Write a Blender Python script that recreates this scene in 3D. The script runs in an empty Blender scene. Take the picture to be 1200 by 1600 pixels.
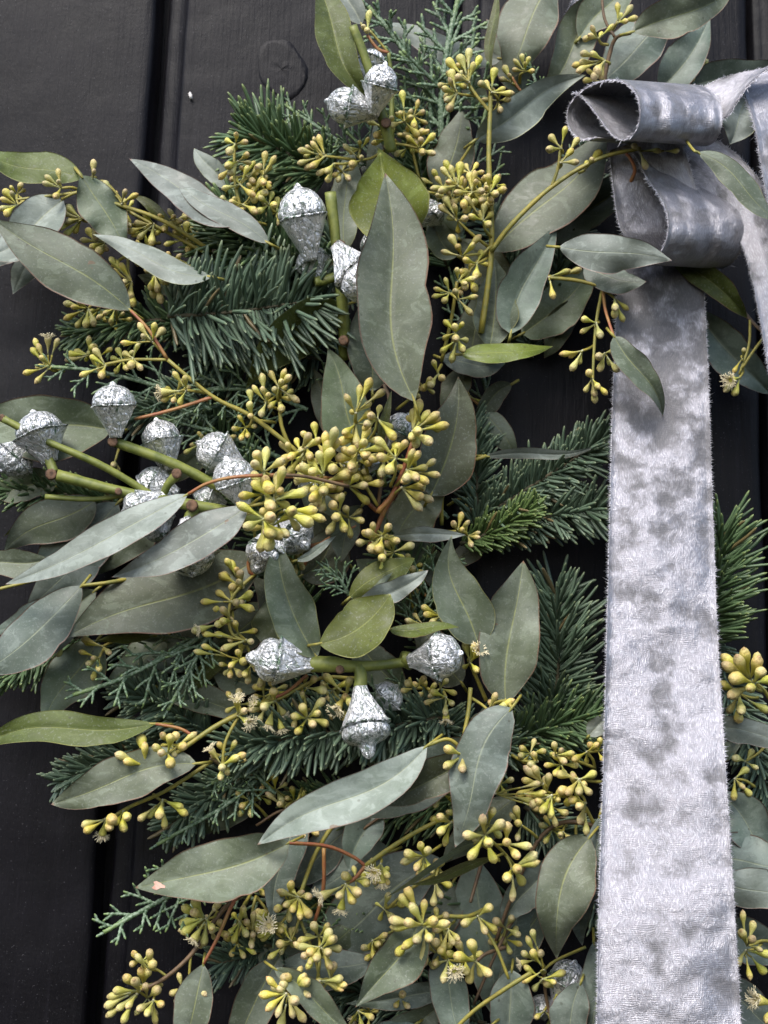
import bpy, math, random
import numpy as np
from mathutils import Vector, Matrix, noise
from mathutils.bvhtree import BVHTree

# ------------------------------------------------------------------ camera, sky, sun, exposure
sc = bpy.context.scene
FPX = 1797.0                              # focal length in photo pixels (photo 1200 x 1600)
PITCH, ROLL = math.radians(10.4), math.radians(1.5)
CAM = np.array([0.0, -0.64, 1.43])
cam_d = bpy.data.cameras.new("camera")
cam_d.sensor_fit = 'VERTICAL'
cam_d.angle = 2 * math.atan(800 / FPX)
cam_d.clip_start, cam_d.clip_end = 0.01, 50
cam = bpy.data.objects.new("camera", cam_d)
sc.collection.objects.link(cam)
CR = Matrix.Rotation(math.pi / 2 + PITCH, 3, 'X') @ Matrix.Rotation(ROLL, 3, 'Z')
cam.matrix_world = Matrix.Translation(Vector(CAM)) @ CR.to_4x4()
cam_d.dof.use_dof = True
cam_d.dof.focus_distance = 0.575
cam_d.dof.aperture_fstop = 9.0
sc.camera = cam

SUN_EL, SUN_AZ = math.radians(51), math.radians(203)     # azimuth clockwise from +Y: behind the camera, to its left
world = bpy.data.worlds.new("World")
sc.world = world
world.use_nodes = True
wn = world.node_tree
sky = wn.nodes.new('ShaderNodeTexSky')
sky.sky_type = 'NISHITA'
sky.sun_disc = False
sky.sun_elevation, sky.sun_rotation = SUN_EL, SUN_AZ
sky.air_density, sky.dust_density, sky.ozone_density = 1.0, 2.4, 1.0
wn.links.new(sky.outputs[0], wn.nodes['Background'].inputs[0])
wn.nodes['Background'].inputs[1].default_value = 0.15
sun_d = bpy.data.lights.new("sun", 'SUN')
sun_d.energy = 1.8
sun_d.angle = math.radians(26)
sun_d.color = (1.0, 0.97, 0.94)
sun = bpy.data.objects.new("sun", sun_d)
sc.collection.objects.link(sun)
sd = Vector((math.cos(SUN_EL) * math.sin(SUN_AZ), math.cos(SUN_EL) * math.cos(SUN_AZ), math.sin(SUN_EL)))
sun.rotation_euler = sd.to_track_quat('Z', 'Y').to_euler()
sun.location = (0, -2, 3)
sc.view_settings.view_transform = 'Standard'
sc.view_settings.look = 'None'
sc.view_settings.gamma = 1.0
sc.view_settings.exposure = 0.95

# ------------------------------------------------------------------ measuring: photo pixel + distance in front of the boards -> metres
UNIT = 1 / 3000.0                         # one "px" of depth in metres
_R, _U, _F = (np.array(CR @ Vector(v)) for v in ((1, 0, 0), (0, 1, 0), (0, 0, -1)))
def W(p):
    p = np.asarray(p, float)
    one = p.ndim == 1
    p = np.atleast_2d(p)
    d = _F + np.outer((p[:, 0] - 600) / FPX, _R) - np.outer((p[:, 1] - 800) / FPX, _U)
    t = (-p[:, 2] * UNIT - CAM[1]) / d[:, 1]
    q = CAM + d * t[:, None]
    return q[0] if one else q

# ------------------------------------------------------------------ mesh helpers
class MB:
    def __init__(s): s.v, s.f, s.m, s.uv, s.n = [], [], [], [], 0
    def add(s, verts, faces, mat=0, uvs=None):
        verts = np.asarray(verts, float)
        s.v.append(verts)
        s.f.extend([tuple(i + s.n for i in f) for f in faces])
        s.m.extend([mat] * len(faces))
        s.uv.append(np.zeros((len(verts), 2)) if uvs is None else np.asarray(uvs, float))
        s.n += len(verts)
    def build(s, name, mats, parent=None, at=None, smooth=True, px=True):
        v = np.concatenate(s.v)
        if px: v = W(v)
        o = np.asarray(at, float) if at is not None else (v[0] if len(v) else np.zeros(3))
        me = bpy.data.meshes.new(name)
        me.from_pydata((v - o).tolist(), [], s.f)
        for m in mats: me.materials.append(m)
        me.polygons.foreach_set('material_index', s.m)
        if smooth: me.polygons.foreach_set('use_smooth', [True] * len(s.f))
        li = np.zeros(len(me.loops), int)
        me.loops.foreach_get('vertex_index', li)
        uvl = me.uv_layers.new(name='uv')
        uvl.data.foreach_set('uv', np.concatenate(s.uv)[li].ravel())
        me.update()
        return link(name, me, parent, o)

def origin(o):
    p = np.array(o.location)
    while o.parent is not None:
        o = o.parent
        p = p + np.array(o.location)
    return p
def link(name, data, parent=None, at=(0, 0, 0)):
    o = bpy.data.objects.new(name, data)
    sc.collection.objects.link(o)
    at = np.asarray(at, float)
    if parent is not None:
        o.parent = parent
        at = at - origin(parent)
    o.location = at
    return o
def thing(name, label, cat, at, group=None):
    o = link(name, None, None, at)
    o.empty_display_size = 0.02
    o['label'], o['category'] = label, cat
    if group: o['group'] = group
    return o

def spline(pts, n):
    """Catmull-Rom through pts (any dimension), n samples per span."""
    p = np.asarray(pts, float)
    if len(p) == 2: return np.linspace(p[0], p[1], n + 1)
    q = np.vstack([2 * p[0] - p[1], p, 2 * p[-1] - p[-2]])
    out = []
    for i in range(1, len(q) - 2):
        for k in range(n):
            t = k / n
            a, b, c, d = q[i - 1], q[i], q[i + 1], q[i + 2]
            out.append(.5 * (2 * b + (c - a) * t + (2 * a - 5 * b + 4 * c - d) * t * t + (3 * b - 3 * c + d - a) * t ** 3))
    out.append(p[-1])
    return np.array(out)
def frames(c):
    t = np.gradient(c, axis=0)
    t /= np.linalg.norm(t, axis=1)[:, None] + 1e-9
    ref = np.array([.13, .2, 1.0])
    a = np.cross(t, ref); a /= np.linalg.norm(a, axis=1)[:, None] + 1e-9
    b = np.cross(a, t)
    return t, a, b
def tube(mb, pts, r, seg=6, n=5, mat=0, smooth=True, rough=0, cap=True):
    c = spline(pts, n) if smooth else np.asarray(pts, float)
    t, a, b = frames(c)
    k = len(c)
    rr = np.interp(np.linspace(0, 1, k), np.linspace(0, 1, len(np.atleast_1d(r))), np.atleast_1d(r))
    if rough: rr = rr * (1 + rough * np.sin(np.arange(k) * 2.4 + c[0, 0]))
    ang = np.arange(seg) * 2 * math.pi / seg
    v = c[:, None, :] + rr[:, None, None] * (np.cos(ang)[None, :, None] * a[:, None, :] + np.sin(ang)[None, :, None] * b[:, None, :])
    uv = np.stack(np.meshgrid(np.linspace(0, 1, k), np.arange(seg) / seg, indexing='ij'), -1)
    f = [(i * seg + j, i * seg + (j + 1) % seg, (i + 1) * seg + (j + 1) % seg, (i + 1) * seg + j) for i in range(k - 1) for j in range(seg)]
    if cap:
        f.append(tuple(range(seg))[::-1]); f.append(tuple((k - 1) * seg + j for j in range(seg)))
    mb.add(v.reshape(-1, 3), f, mat, uv[..., ::-1].reshape(-1, 2))

# ------------------------------------------------------------------ materials
class N:
    """tiny node-graph writer"""
    def __init__(s, name):
        s.mat = bpy.data.materials.new(name); s.mat.use_nodes = True
        s.t = s.mat.node_tree; s.bsdf = s.t.nodes['Principled BSDF']
    def node(s, kind, **kw):
        n = s.t.nodes.new('ShaderNode' + kind)
        for k, v in kw.items():
            if k.startswith('i_'):
                key = k[2:]
                s.put(n.inputs[int(key) if key.isdigit() else key.replace('_', ' ')], v)
            else: setattr(n, k, v)
        return n
    def put(s, sock, v):
        if isinstance(v, bpy.types.NodeSocket): s.t.links.new(v, sock)
        elif isinstance(v, bpy.types.Node): s.t.links.new(v.outputs[0], sock)
        else: sock.default_value = v
    def math(s, op, a, b=0.0, clamp=False):
        n = s.node('Math', operation=op, use_clamp=clamp); s.put(n.inputs[0], a); s.put(n.inputs[1], b); return n.outputs[0]
    def step(s, x, a, b, lo=0.0, hi=1.0):
        n = s.node('MapRange', interpolation_type='SMOOTHSTEP'); s.put(n.inputs[0], x)
        for i, v in enumerate((a, b, lo, hi)): s.put(n.inputs[i + 1], v)
        return n.outputs[0]
    def mix(s, fac, a, b, mode='MIX'):
        n = s.node('Mix', data_type='RGBA', blend_type=mode); s.put(n.inputs[0], fac)
        s.put(n.inputs[6], (*a, 1) if isinstance(a, tuple) else a); s.put(n.inputs[7], (*b, 1) if isinstance(b, tuple) else b)
        return n.outputs[2]
    def noise(s, vec, scale, detail=3, rough=.5, dist=0):
        n = s.node('TexNoise'); s.put(n.inputs['Vector'], vec)
        n.inputs['Scale'].default_value = scale; n.inputs['Detail'].default_value = detail
        n.inputs['Roughness'].default_value = rough; n.inputs['Distortion'].default_value = dist
        return n.outputs[0]
    def obj(s): return s.node('TexCoord').outputs['Object']
    def uv(s): return s.node('TexCoord').outputs['UV']
    def gen(s): return s.node('TexCoord').outputs['Generated']
    def rnd(s): return s.node('ObjectInfo').outputs['Random']
    def ramp(s, fac, stops):
        n = s.node('ValToRGB'); s.put(n.inputs[0], fac); e = n.color_ramp.elements
        while len(e) < len(stops): e.new(.5)
        for k, (p, c) in zip(e, stops): k.position = p; k.color = (*c, 1)
        return n.outputs[0]
    def bump(s, h, strength, dist, normal=None):
        n = s.node('Bump'); s.put(n.inputs['Height'], h); n.inputs['Strength'].default_value = strength; n.inputs['Distance'].default_value = dist
        if normal is not None: s.put(n.inputs['Normal'], normal)
        return n.outputs[0]
    def set(s, **kw):
        for k, v in kw.items():
            s.put(s.bsdf.inputs[k.replace('_', ' ')], (*v, 1) if isinstance(v, tuple) and len(v) == 3 else v)
        return s.mat

def leaf_material(name, base, vein, rim, gloss, bloom):
    g = N(name)
    sep = g.node('SeparateXYZ'); g.put(sep.inputs[0], g.uv())
    u, v = sep.outputs[0], sep.outputs[1]
    off = g.math('ABSOLUTE', g.math('MULTIPLY', g.math('SUBTRACT', u, .5), 2.0))
    o3 = g.obj(); rnd = g.rnd()
    big = g.noise(o3, 55, 4, .6); fine = g.noise(o3, 900, 2, .6); mid = g.noise(o3, 220, 3, .6)
    col = g.mix(g.step(big, .35, .68), base, bloom)
    col = g.mix(g.math('MULTIPLY', g.step(mid, .5, .7), .35), col, tuple(c * .72 for c in base))
    hsv = g.node('HueSaturation'); g.put(hsv.inputs['Color'], col)
    g.put(hsv.inputs['Hue'], g.math('ADD', .474, g.math('MULTIPLY', rnd, .034)))
    g.put(hsv.inputs['Value'], g.math('ADD', .82, g.math('MULTIPLY', g.math('FRACT', g.math('MULTIPLY', rnd, 7.3)), .36)))
    g.put(hsv.inputs['Saturation'], g.math('ADD', .9, g.math('MULTIPLY', g.math('FRACT', g.math('MULTIPLY', rnd, 3.1)), .25)))
    col = hsv.outputs[0]
    # side veins run forward from the midrib at a steep slant
    w = g.math('ADD', g.math('SUBTRACT', g.math('MULTIPLY', v, 11.0), g.math('MULTIPLY', off, 2.6)), g.math('MULTIPLY', mid, .8))
    tri = g.math('ABSOLUTE', g.math('SUBTRACT', g.math('FRACT', w), .5))
    side = g.step(tri, .07, .0)
    side = g.math('MULTIPLY', side, g.step(off, 1.0, .55))
    rib = g.step(off, g.math('ADD', .022, g.math('MULTIPLY', g.math('SUBTRACT', 1.0, v), .035)), .008)
    col = g.mix(g.math('MULTIPLY', side, .07), col, vein)
    col = g.mix(g.math('MULTIPLY', rib, .8), col, vein)
    spots = g.node('TexVoronoi'); g.put(spots.inputs['Vector'], o3); spots.inputs['Scale'].default_value = 160
    sp = g.math('MULTIPLY', g.step(spots.outputs['Distance'], .16, .07), g.step(big, .5, .6))
    col = g.mix(g.math('MULTIPLY', sp, .7), col, (.045, .04, .025))
    edge = g.math('MAXIMUM', g.step(off, .945, .985), g.step(v, .972, .995))
    col = g.mix(g.math('MULTIPLY', edge, .62), col, rim)
    # dried water marks in the wax, dust, and a few dead brown patches
    smp = g.node('Mapping'); g.put(smp.inputs[0], o3); smp.inputs['Scale'].default_value = (1, 1, 1.6)
    off3 = g.node('VectorMath', operation='ADD'); g.put(off3.inputs[0], smp.outputs[0]); cmb = g.node('CombineXYZ'); g.put(cmb.inputs[0], rnd); g.put(cmb.inputs[1], rnd); g.put(off3.inputs[1], cmb.outputs[0])
    wet = g.noise(off3.outputs[0], 95, 5, .62, .8)
    wetm = g.step(wet, .54, .60)
    col = g.mix(g.math('MULTIPLY', wetm, .30), col, tuple(c * .62 for c in base))
    waxm = g.step(wet, .47, .38)
    col = g.mix(g.math('MULTIPLY', waxm, .35), col, tuple(min(.5, c * 1.5 + .02) for c in bloom))
    cell = g.node('TexVoronoi', feature='DISTANCE_TO_EDGE'); g.put(cell.inputs['Vector'], o3); cell.inputs['Scale'].default_value = 620
    net = g.step(cell.outputs['Distance'], .09, .0)
    col = g.mix(g.math('MULTIPLY', net, .045), col, vein)
    scar = g.noise(off3.outputs[0], 60, 3, .5)
    col = g.mix(g.math('MULTIPLY', g.step(scar, .735, .75), .7), col, (.16, .09, .05))
    speck = g.math('MULTIPLY', g.step(fine, .56, .72), .24)
    col = g.mix(speck, col, (.36, .39, .34))
    h = g.math('ADD', g.math('ADD', g.math('MULTIPLY', rib, -.6), g.math('MULTIPLY', side, -.08)), g.math('MULTIPLY', mid, .35))
    h = g.math('ADD', h, g.math('MULTIPLY', fine, .12))
    h = g.math('ADD', h, g.math('MULTIPLY', wet, .35))
    g.set(Base_Color=col, Roughness=g.math('SUBTRACT', g.math('ADD', gloss, g.math('MULTIPLY', g.math('SUBTRACT', big, .5), .3)), g.math('MULTIPLY', wetm, .1)), Normal=g.bump(h, .35, .0006))
    g.bsdf.inputs['Specular IOR Level'].default_value = .42
    g.bsdf.inputs['Sheen Weight'].default_value = .05
    # a leaf lets a little light through
    tr = g.node('BsdfTranslucent'); g.put(tr.inputs[0], g.mix(.5, col, (.10, .16, .02)))
    ms = g.node('MixShader'); ms.inputs[0].default_value = .12
    g.put(ms.inputs[1], g.bsdf); g.put(ms.inputs[2], tr)
    g.put(g.t.nodes['Material Output'].inputs[0], ms)
    return g.mat
RED, YEL = (.20, .07, .045), (.30, .29, .10)
TONES = {'s': ((.095, .122, .070), (.24, .26, .10), .56, (.140, .168, .118)),
         'b': ((.105, .138, .108), (.25, .28, .18), .54, (.160, .195, .165)),
         'p': ((.165, .195, .160), (.28, .31, .20), .55, (.25, .285, .25)),
         'o': ((.060, .080, .013), (.19, .21, .05), .60, (.080, .104, .024)),
         'v': ((.095, .128, .012), (.24, .27, .05), .50, (.115, .150, .022)),
         'd': ((.066, .080, .040), (.16, .18, .06), .58, (.080, .095, .055))}
LEAF = {}
for k, (b_, v_, g_, bl_) in TONES.items():
    for rk, rc in (('r', RED), ('y', YEL)):
        LEAF[k + rk] = leaf_material('eucalyptus_leaf_' + k + rk, b_, v_, rc, g_, bl_)

def simple(name, c1, c2, scale, rough, bump=.3, spec=.4):
    g = N(name); o3 = g.obj()
    n = g.noise(o3, scale, 4, .6)
    g.set(Base_Color=g.mix(g.step(n, .35, .68), c1, c2), Roughness=rough, Normal=g.bump(n, bump, .0005))
    g.bsdf.inputs['Specular IOR Level'].default_value = spec
    return g.mat
M_YSTEM = simple('yellow_stem_bark', (.30, .25, .045), (.20, .20, .05), 250, .5)
M_RSTEM = simple('red_stem_bark', (.26, .085, .04), (.30, .17, .05), 120, .5)
M_BSTEM = simple('brown_stem_bark', (.16, .10, .05), (.09, .06, .035), 200, .6)
M_TWIG = simple('green_twig_bark', (.19, .21, .045), (.10, .125, .025), 140, .5, .5)
M_SCAR = simple('cut_wood', (.16, .09, .05), (.06, .035, .02), 400, .8, .6)
M_FIRTWIG = simple('fir_bark', (.075, .06, .03), (.05, .05, .025), 300, .7)
STEMM = [M_YSTEM, M_RSTEM, M_BSTEM, M_TWIG, M_SCAR]

def bud_material():
    g = N('gumnut_bud_skin')
    z = g.node('SeparateXYZ'); g.put(z.inputs[0], g.uv()); z = z.outputs[1]
    o3 = g.obj(); rnd = g.rnd()
    n = g.noise(o3, 9, 4, .65)
    zz = g.math('ADD', z, g.math('MULTIPLY', g.math('SUBTRACT', n, .5), .12))
    c = g.ramp(zz, [(0, (.40, .42, .22)), (.25, (.44, .43, .07)), (.60, (.52, .49, .075)), (.80, (.62, .56, .14)), (.865, (.54, .43, .12)), (.92, (.66, .56, .20)), (1.0, (.42, .27, .10))])
    hsv = g.node('HueSaturation'); g.put(hsv.inputs['Color'], c)
    g.put(hsv.inputs['Hue'], g.math('ADD', .479, g.math('MULTIPLY', rnd, .034)))
    g.put(hsv.inputs['Value'], g.math('ADD', .70, g.math('MULTIPLY', g.math('FRACT', g.math('MULTIPLY', rnd, 5.7)), .4)))
    g.put(hsv.inputs['Saturation'], g.math('ADD', .80, g.math('MULTIPLY', g.math('FRACT', g.math('MULTIPLY', rnd, 11.3)), .25)))
    c = g.mix(g.math('MULTIPLY', g.step(g.noise(o3, 30, 2), .6, .72), .35), hsv.outputs[0], (.5, .5, .38))
    c = g.mix(g.math('MULTIPLY', g.step(g.noise(o3, 14, 3), .64, .72), .22), c, (.16, .12, .04))
    g.set(Base_Color=c, Roughness=.45, Normal=g.bump(n, .25, .05))
    g.bsdf.inputs['Specular IOR Level'].default_value = .4
    g.bsdf.inputs['Subsurface Weight'].default_value = .0
    return g.mat
M_BUD = bud_material()
M_NODE = simple('mealy_node', (.62, .60, .48), (.40, .38, .22), 500, .8)
M_STAMEN = simple('cream_stamen', (.80, .70, .44), (.88, .80, .56), 300, .6)

def needle_material(name, top, pale, tip):
    g = N(name)
    sep = g.node('SeparateXYZ'); g.put(sep.inputs[0], g.uv())
    k = g.math('FLOOR', g.math('DIVIDE', sep.outputs[0], 2.0))
    u, v = g.math('SUBTRACT', sep.outputs[0], g.math('MULTIPLY', k, 2.0)), sep.outputs[1]
    n = g.noise(g.obj(), 140, 3)
    band = g.step(g.math('ABSOLUTE', g.math('SUBTRACT', g.math('ABSOLUTE', g.math('SUBTRACT', u, .5)), .28)), .2, .05)
    c = g.mix(g.math('MULTIPLY', band, .5), top, pale)
    c = g.mix(g.math('MULTIPLY', g.step(n, .4, .7), .5), c, tuple(x * .6 for x in top))
    c = g.mix(g.math('MULTIPLY', g.step(v, .86, 1.0), .75), c, tip)
    c = g.mix(g.math('DIVIDE', k, 14.0), c, g.mix(.5, c, tuple(x * 1.25 for x in pale)))
    c = g.mix(g.step(k, 10.4, 10.6, 0, .8), c, (.15, .10, .04))
    g.set(Base_Color=c, Roughness=.42)
    g.bsdf.inputs['Specular IOR Level'].default_value = .5
    return g.mat
M_NEEDLE = {'g': needle_material('green_fir_needle', (.055, .105, .038), (.13, .19, .10), (.2, .25, .07)),
            'b': needle_material('blue_fir_needle', (.052, .090, .050), (.15, .205, .145), (.18, .22, .11)),
            'y': needle_material('young_fir_needle', (.058, .10, .026), (.10, .15, .05), (.16, .2, .05))}
def cypress_material():
    g = N('cypress_scale_leaf')
    sep = g.node('SeparateXYZ'); g.put(sep.inputs[0], g.uv())
    n = g.noise(g.obj(), 700, 3)
    c = g.mix(g.step(n, .42, .62), (.07, .125, .06), (.21, .28, .19))
    c = g.mix(g.step(sep.outputs[1], .75, 1.0, 0, .7), c, (.18, .26, .07))
    g.set(Base_Color=c, Roughness=.55, Normal=g.bump(n, .5, .0004))
    return g.mat
M_CYP = cypress_material()

def silver_material():
    g = N('silver_painted_gumnut')
    o3 = g.obj()
    mp = g.node('Mapping'); g.put(mp.inputs[0], o3); mp.inputs['Scale'].default_value = (1, 1, .45)
    n1 = g.noise(mp.outputs[0], 210, 6, .7, .6); n2 = g.noise(o3, 420, 4, .7, .5); n3 = g.noise(o3, 90, 3, .5)
    ridged = g.math('ABSOLUTE', g.math('SUBTRACT', g.noise(mp.outputs[0], 190, 3, .6, 1.4), .5))
    vor = g.node('TexVoronoi', feature='DISTANCE_TO_EDGE'); g.put(vor.inputs['Vector'], mp.outputs[0]); vor.inputs['Scale'].default_value = 330
    sep = g.node('SeparateXYZ'); g.put(sep.inputs[0], g.uv())
    capz = g.step(sep.outputs[1], .56, .60)               # the cap took less paint than the cup
    rim = g.math('MULTIPLY', g.step(sep.outputs[1], .50, .54), g.step(sep.outputs[1], .61, .57))
    bare = g.math('ADD', g.step(n1, .59, .645), g.math('MULTIPLY', capz, g.math('MULTIPLY', g.step(n2, .52, .58), .85)), True)
    bare = g.math('MAXIMUM', bare, g.math('MULTIPLY', rim, g.step(n2, .46, .54)))
    crack = g.step(ridged, .030, .006)
    bare = g.math('MAXIMUM', bare, g.math('MULTIPLY', crack, .7))
    col = g.mix(g.step(n3, .4, .6), (.80, .81, .82), (.93, .93, .94))
    col = g.mix(bare, col, g.mix(g.step(n3, .42, .52), (.085, .155, .085), (.05, .075, .05)))
    h = g.math('ADD', g.math('ADD', g.math('MULTIPLY', n1, 1.2), g.math('MULTIPLY', n2, .4)), g.math('ADD', g.math('MULTIPLY', crack, -.5), g.math('MULTIPLY', g.step(vor.outputs['Distance'], .0, .25), .25)))
    g.set(Base_Color=col, Metallic=g.math('MULTIPLY', g.math('SUBTRACT', 1.0, bare), .72), Roughness=g.math('ADD', .30, g.math('MULTIPLY', bare, .2)), Normal=g.bump(h, .9, .0016))
    return g.mat
M_SILVER = silver_material()

def velvet_material():
    g = N('grey_crushed_velvet')
    uv = g.uv()                                            # uv in centimetres along the cloth
    warp = g.node('TexNoise'); g.put(warp.inputs['Vector'], uv); warp.inputs['Scale'].default_value = .9; warp.inputs['Detail'].default_value = 2
    wv = g.node('VectorMath', operation='MULTIPLY_ADD'); g.put(wv.inputs[0], warp.outputs['Color']); wv.inputs[1].default_value = (.7, .7, 0); g.put(wv.inputs[2], uv)
    crush = g.noise(wv.outputs[0], .5, 1.5, .5)
    crush2 = g.noise(wv.outputs[0], 1.7, 2, .55)
    fib = g.noise(uv, 26, 2, .7)
    sep = g.node('SeparateXYZ')
    w2 = g.node('VectorMath', operation='MULTIPLY_ADD'); g.put(w2.inputs[0], warp.outputs['Color']); w2.inputs[1].default_value = (.5, .5, 0); g.put(w2.inputs[2], uv)
    g.put(sep.inputs[0], w2.outputs[0])
    wx = g.math('SINE', g.math('MULTIPLY', sep.outputs[0], 2 * math.pi * 12.5))
    wy = g.math('SINE', g.math('MULTIPLY', sep.outputs[1], 2 * math.pi * 12.5))
    weave = g.math('ADD', g.math('MULTIPLY', wx, g.step(crush2, .35, .6)), g.math('MULTIPLY', wy, g.step(crush2, .65, .4)))
    lay_shade = g.step(g.math('ADD', g.math('MULTIPLY', crush, .72), g.math('ADD', g.math('MULTIPLY', crush2, .28), g.step(g.node('SeparateXYZ', i_0=uv).outputs[1], 9, 26, -.065, .09))), .41, .60)   # pile brushed flat or standing up, plus bow shade painted in along the upper tail
    st = g.node('Mapping'); g.put(st.inputs[0], wv.outputs[0]); st.inputs['Scale'].default_value = (1, .22, 1)
    streak = g.noise(st.outputs[0], 15, 3, .7)
    col = g.mix(lay_shade, (.120, .117, .123), (.325, .316, .338))
    col = g.mix(g.math('MULTIPLY', g.step(streak, .47, .66), g.math('ADD', .1, g.math('MULTIPLY', lay_shade, .45))), col, (.62, .615, .66))
    b1 = g.bump(g.math('ADD', crush, g.math('MULTIPLY', crush2, .12)), .5, .009)
    b2 = g.bump(g.math('ADD', g.math('MULTIPLY', weave, .13), g.math('ADD', fib, streak)), .55, .0006, b1)
    g.set(Base_Color=col, Metallic=g.math('ADD', .2, g.math('MULTIPLY', lay_shade, .5)), Roughness=g.math('SUBTRACT', .50, g.math('MULTIPLY', lay_shade, .20)), Normal=b2)
    i = g.bsdf.inputs
    i['Sheen Weight'].default_value = .45; i['Sheen Roughness'].default_value = .3
    i['Sheen Tint'].default_value = (.95, .93, .95, 1)
    i['Specular IOR Level'].default_value = .7
    return g.mat
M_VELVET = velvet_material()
M_FUZZ = simple('velvet_fray', (.6, .59, .64), (.75, .74, .79), 300, .7)

def paint_material():
    g = N('black_painted_board')
    o3 = g.obj()
    mp = g.node('Mapping'); g.put(mp.inputs[0], o3); mp.inputs['Scale'].default_value = (1, 1, .2)
    grain = g.noise(mp.outputs[0], 90, 6, .7, .6)
    lump = g.noise(o3, 22, 5, .6); fine = g.noise(o3, 300, 5, .75)
    mp2 = g.node('Mapping'); g.put(mp2.inputs[0], o3); mp2.inputs['Scale'].default_value = (.25, 1, 1)
    saw = g.noise(mp2.outputs[0], 60, 6, .7, 1.5)
    col = g.mix(g.step(lump, .3, .7), (.0022, .0020, .0031), (.0048, .0044, .0064))
    col = g.mix(g.math('MULTIPLY', g.step(fine, .62, .72), .5), col, (.022, .021, .026))
    brush = g.node('Mapping'); g.put(brush.inputs[0], o3); brush.inputs['Scale'].default_value = (1, 1, .03)
    br = g.noise(brush.outputs[0], 500, 3, .6)
    col = g.mix(g.math('MULTIPLY', g.step(g.noise(brush.outputs[0], 120, 4, .7), .55, .75), .5), col, (.012, .011, .015))
    col = g.mix(g.math('MULTIPLY', g.step(g.noise(o3, 1100, 2, .5), .68, .75), .6), col, (.09, .088, .095))
    h = g.math('ADD', g.math('ADD', g.math('MULTIPLY', g.math('ADD', grain, g.math('MULTIPLY', br, .6)), .5), g.math('MULTIPLY', lump, .5)), g.math('ADD', g.math('MULTIPLY', fine, .18), g.math('MULTIPLY', saw, .10)))
    g.set(Base_Color=col, Roughness=g.math('ADD', .40, g.math('MULTIPLY', lump, .2)), Normal=g.bump(h, .55, .0018))
    g.bsdf.inputs['Specular IOR Level'].default_value = .15
    return g.mat
M_PAINT = paint_material()
M_PATCH = simple('pink_dead_leaf', (.42, .22, .16), (.5, .33, .26), 300, .7)
M_PILE = simple('velvet_pile', (.20, .198, .21), (.50, .495, .54), 75, .5, spec=.6)
M_CHIP = simple('white_flake', (.6, .58, .55), (.7, .68, .66), 300, .6)

# ------------------------------------------------------------------ the boarded wall
def wx(px, py): return W((px, py, 0))[0]
X_A, X_LIP, X_B1 = wx(243, 0), wx(262, 0), wx(709, 0)
wall = thing('plank_wall', 'black painted wall of rough vertical boards behind the whole wreath', 'wall', (0, 0, 1.0))
def plank(xl, xr, seed, lip=True, rough=1.0):
    L = .0105
    prof = [(xl, -.022), (xl, -.0065), (xl + .002, -.005)]
    if lip: prof += [(xl + L * .5, -.0048), (xl + L, -.0045), (xl + L + .0012, -.001), (xl + L + .003, 0)]
    else: prof += [(xl + .001, -.002), (xl + .003, 0)]
    x0 = prof[-1][0]
    nfront = 44
    for i in range(1, nfront): prof.append((x0 + (xr - .003 - x0) * i / nfront, 0))
    prof += [(xr - .003, 0), (xr - .001, -.0012), (xr, -.003), (xr, -.022)]
    zs = np.linspace(1.0, 1.95, 210)
    v = []
    for z in zs:
        for i, (x, d) in enumerate(prof):
            e = noise.fractal(Vector((x * 9 + seed * 7, seed, z * 4)), 1.0, 2.0, 4) * .0011 + noise.fractal(Vector((x * 40, seed * 3, z * 70)), 1.0, 2.0, 3) * (.00022 * rough)
            k = noise.noise(Vector((x * 14, seed + 5, z * 10)))
            if k > .25: e -= (k - .25) * (.004 + .004 * noise.noise(Vector((x * 60, seed, z * 45)))) * rough          # torn grain and dents
            ex = noise.fractal(Vector((seed, x * 3, z * 14)), 1.0, 2.0, 3) * .0012 if (i < 7 or i > len(prof) - 5) else 0
            v.append((x + ex, -(d + (e if d > -.02 else 0)), z))
    m = len(prof)
    f = [(r * m + i, r * m + i + 1, (r + 1) * m + i + 1, (r + 1) * m + i) for r in range(len(zs) - 1) for i in range(m - 1)]
    f += [((r + 1) * m, r * m, r * m + m - 1, (r + 1) * m + m - 1) for r in range(len(zs) - 1)]
    f += [tuple(range(m))[::-1], tuple((len(zs) - 1) * m + i for i in range(m))]
    mb = MB(); mb.add(v, f)
    return mb.build('plank', [M_PAINT], wall, (xl, 0, 1.0), px=False)
WB = X_B1 - X_LIP
GAP = .0045
p_a = plank(X_A - WB, X_A, 1, True, .7)
p_b = plank(X_LIP, X_B1, 2.6, True, 1.6)
p_c = plank(X_B1 + GAP, X_B1 + GAP + WB, 4.1, True, .8)
p_d = plank(X_B1 + 2 * GAP + WB, X_B1 + 2 * GAP + 2 * WB, 5.2, True, 1.0)
mb = MB(); x0, x1 = X_A - WB, X_B1 + 3 * WB
mb.add([(x, y, z) for z in (1.0, 1.95) for y in (.0245, .03) for x in (x0, x1)], [(0, 1, 5, 4), (2, 6, 7, 3), (0, 4, 6, 2), (1, 3, 7, 5), (4, 5, 7, 6), (0, 2, 3, 1)])
mb.build('backing_board', [M_PAINT], wall, (x0, .0245, 1.0), smooth=False, px=False)
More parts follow.
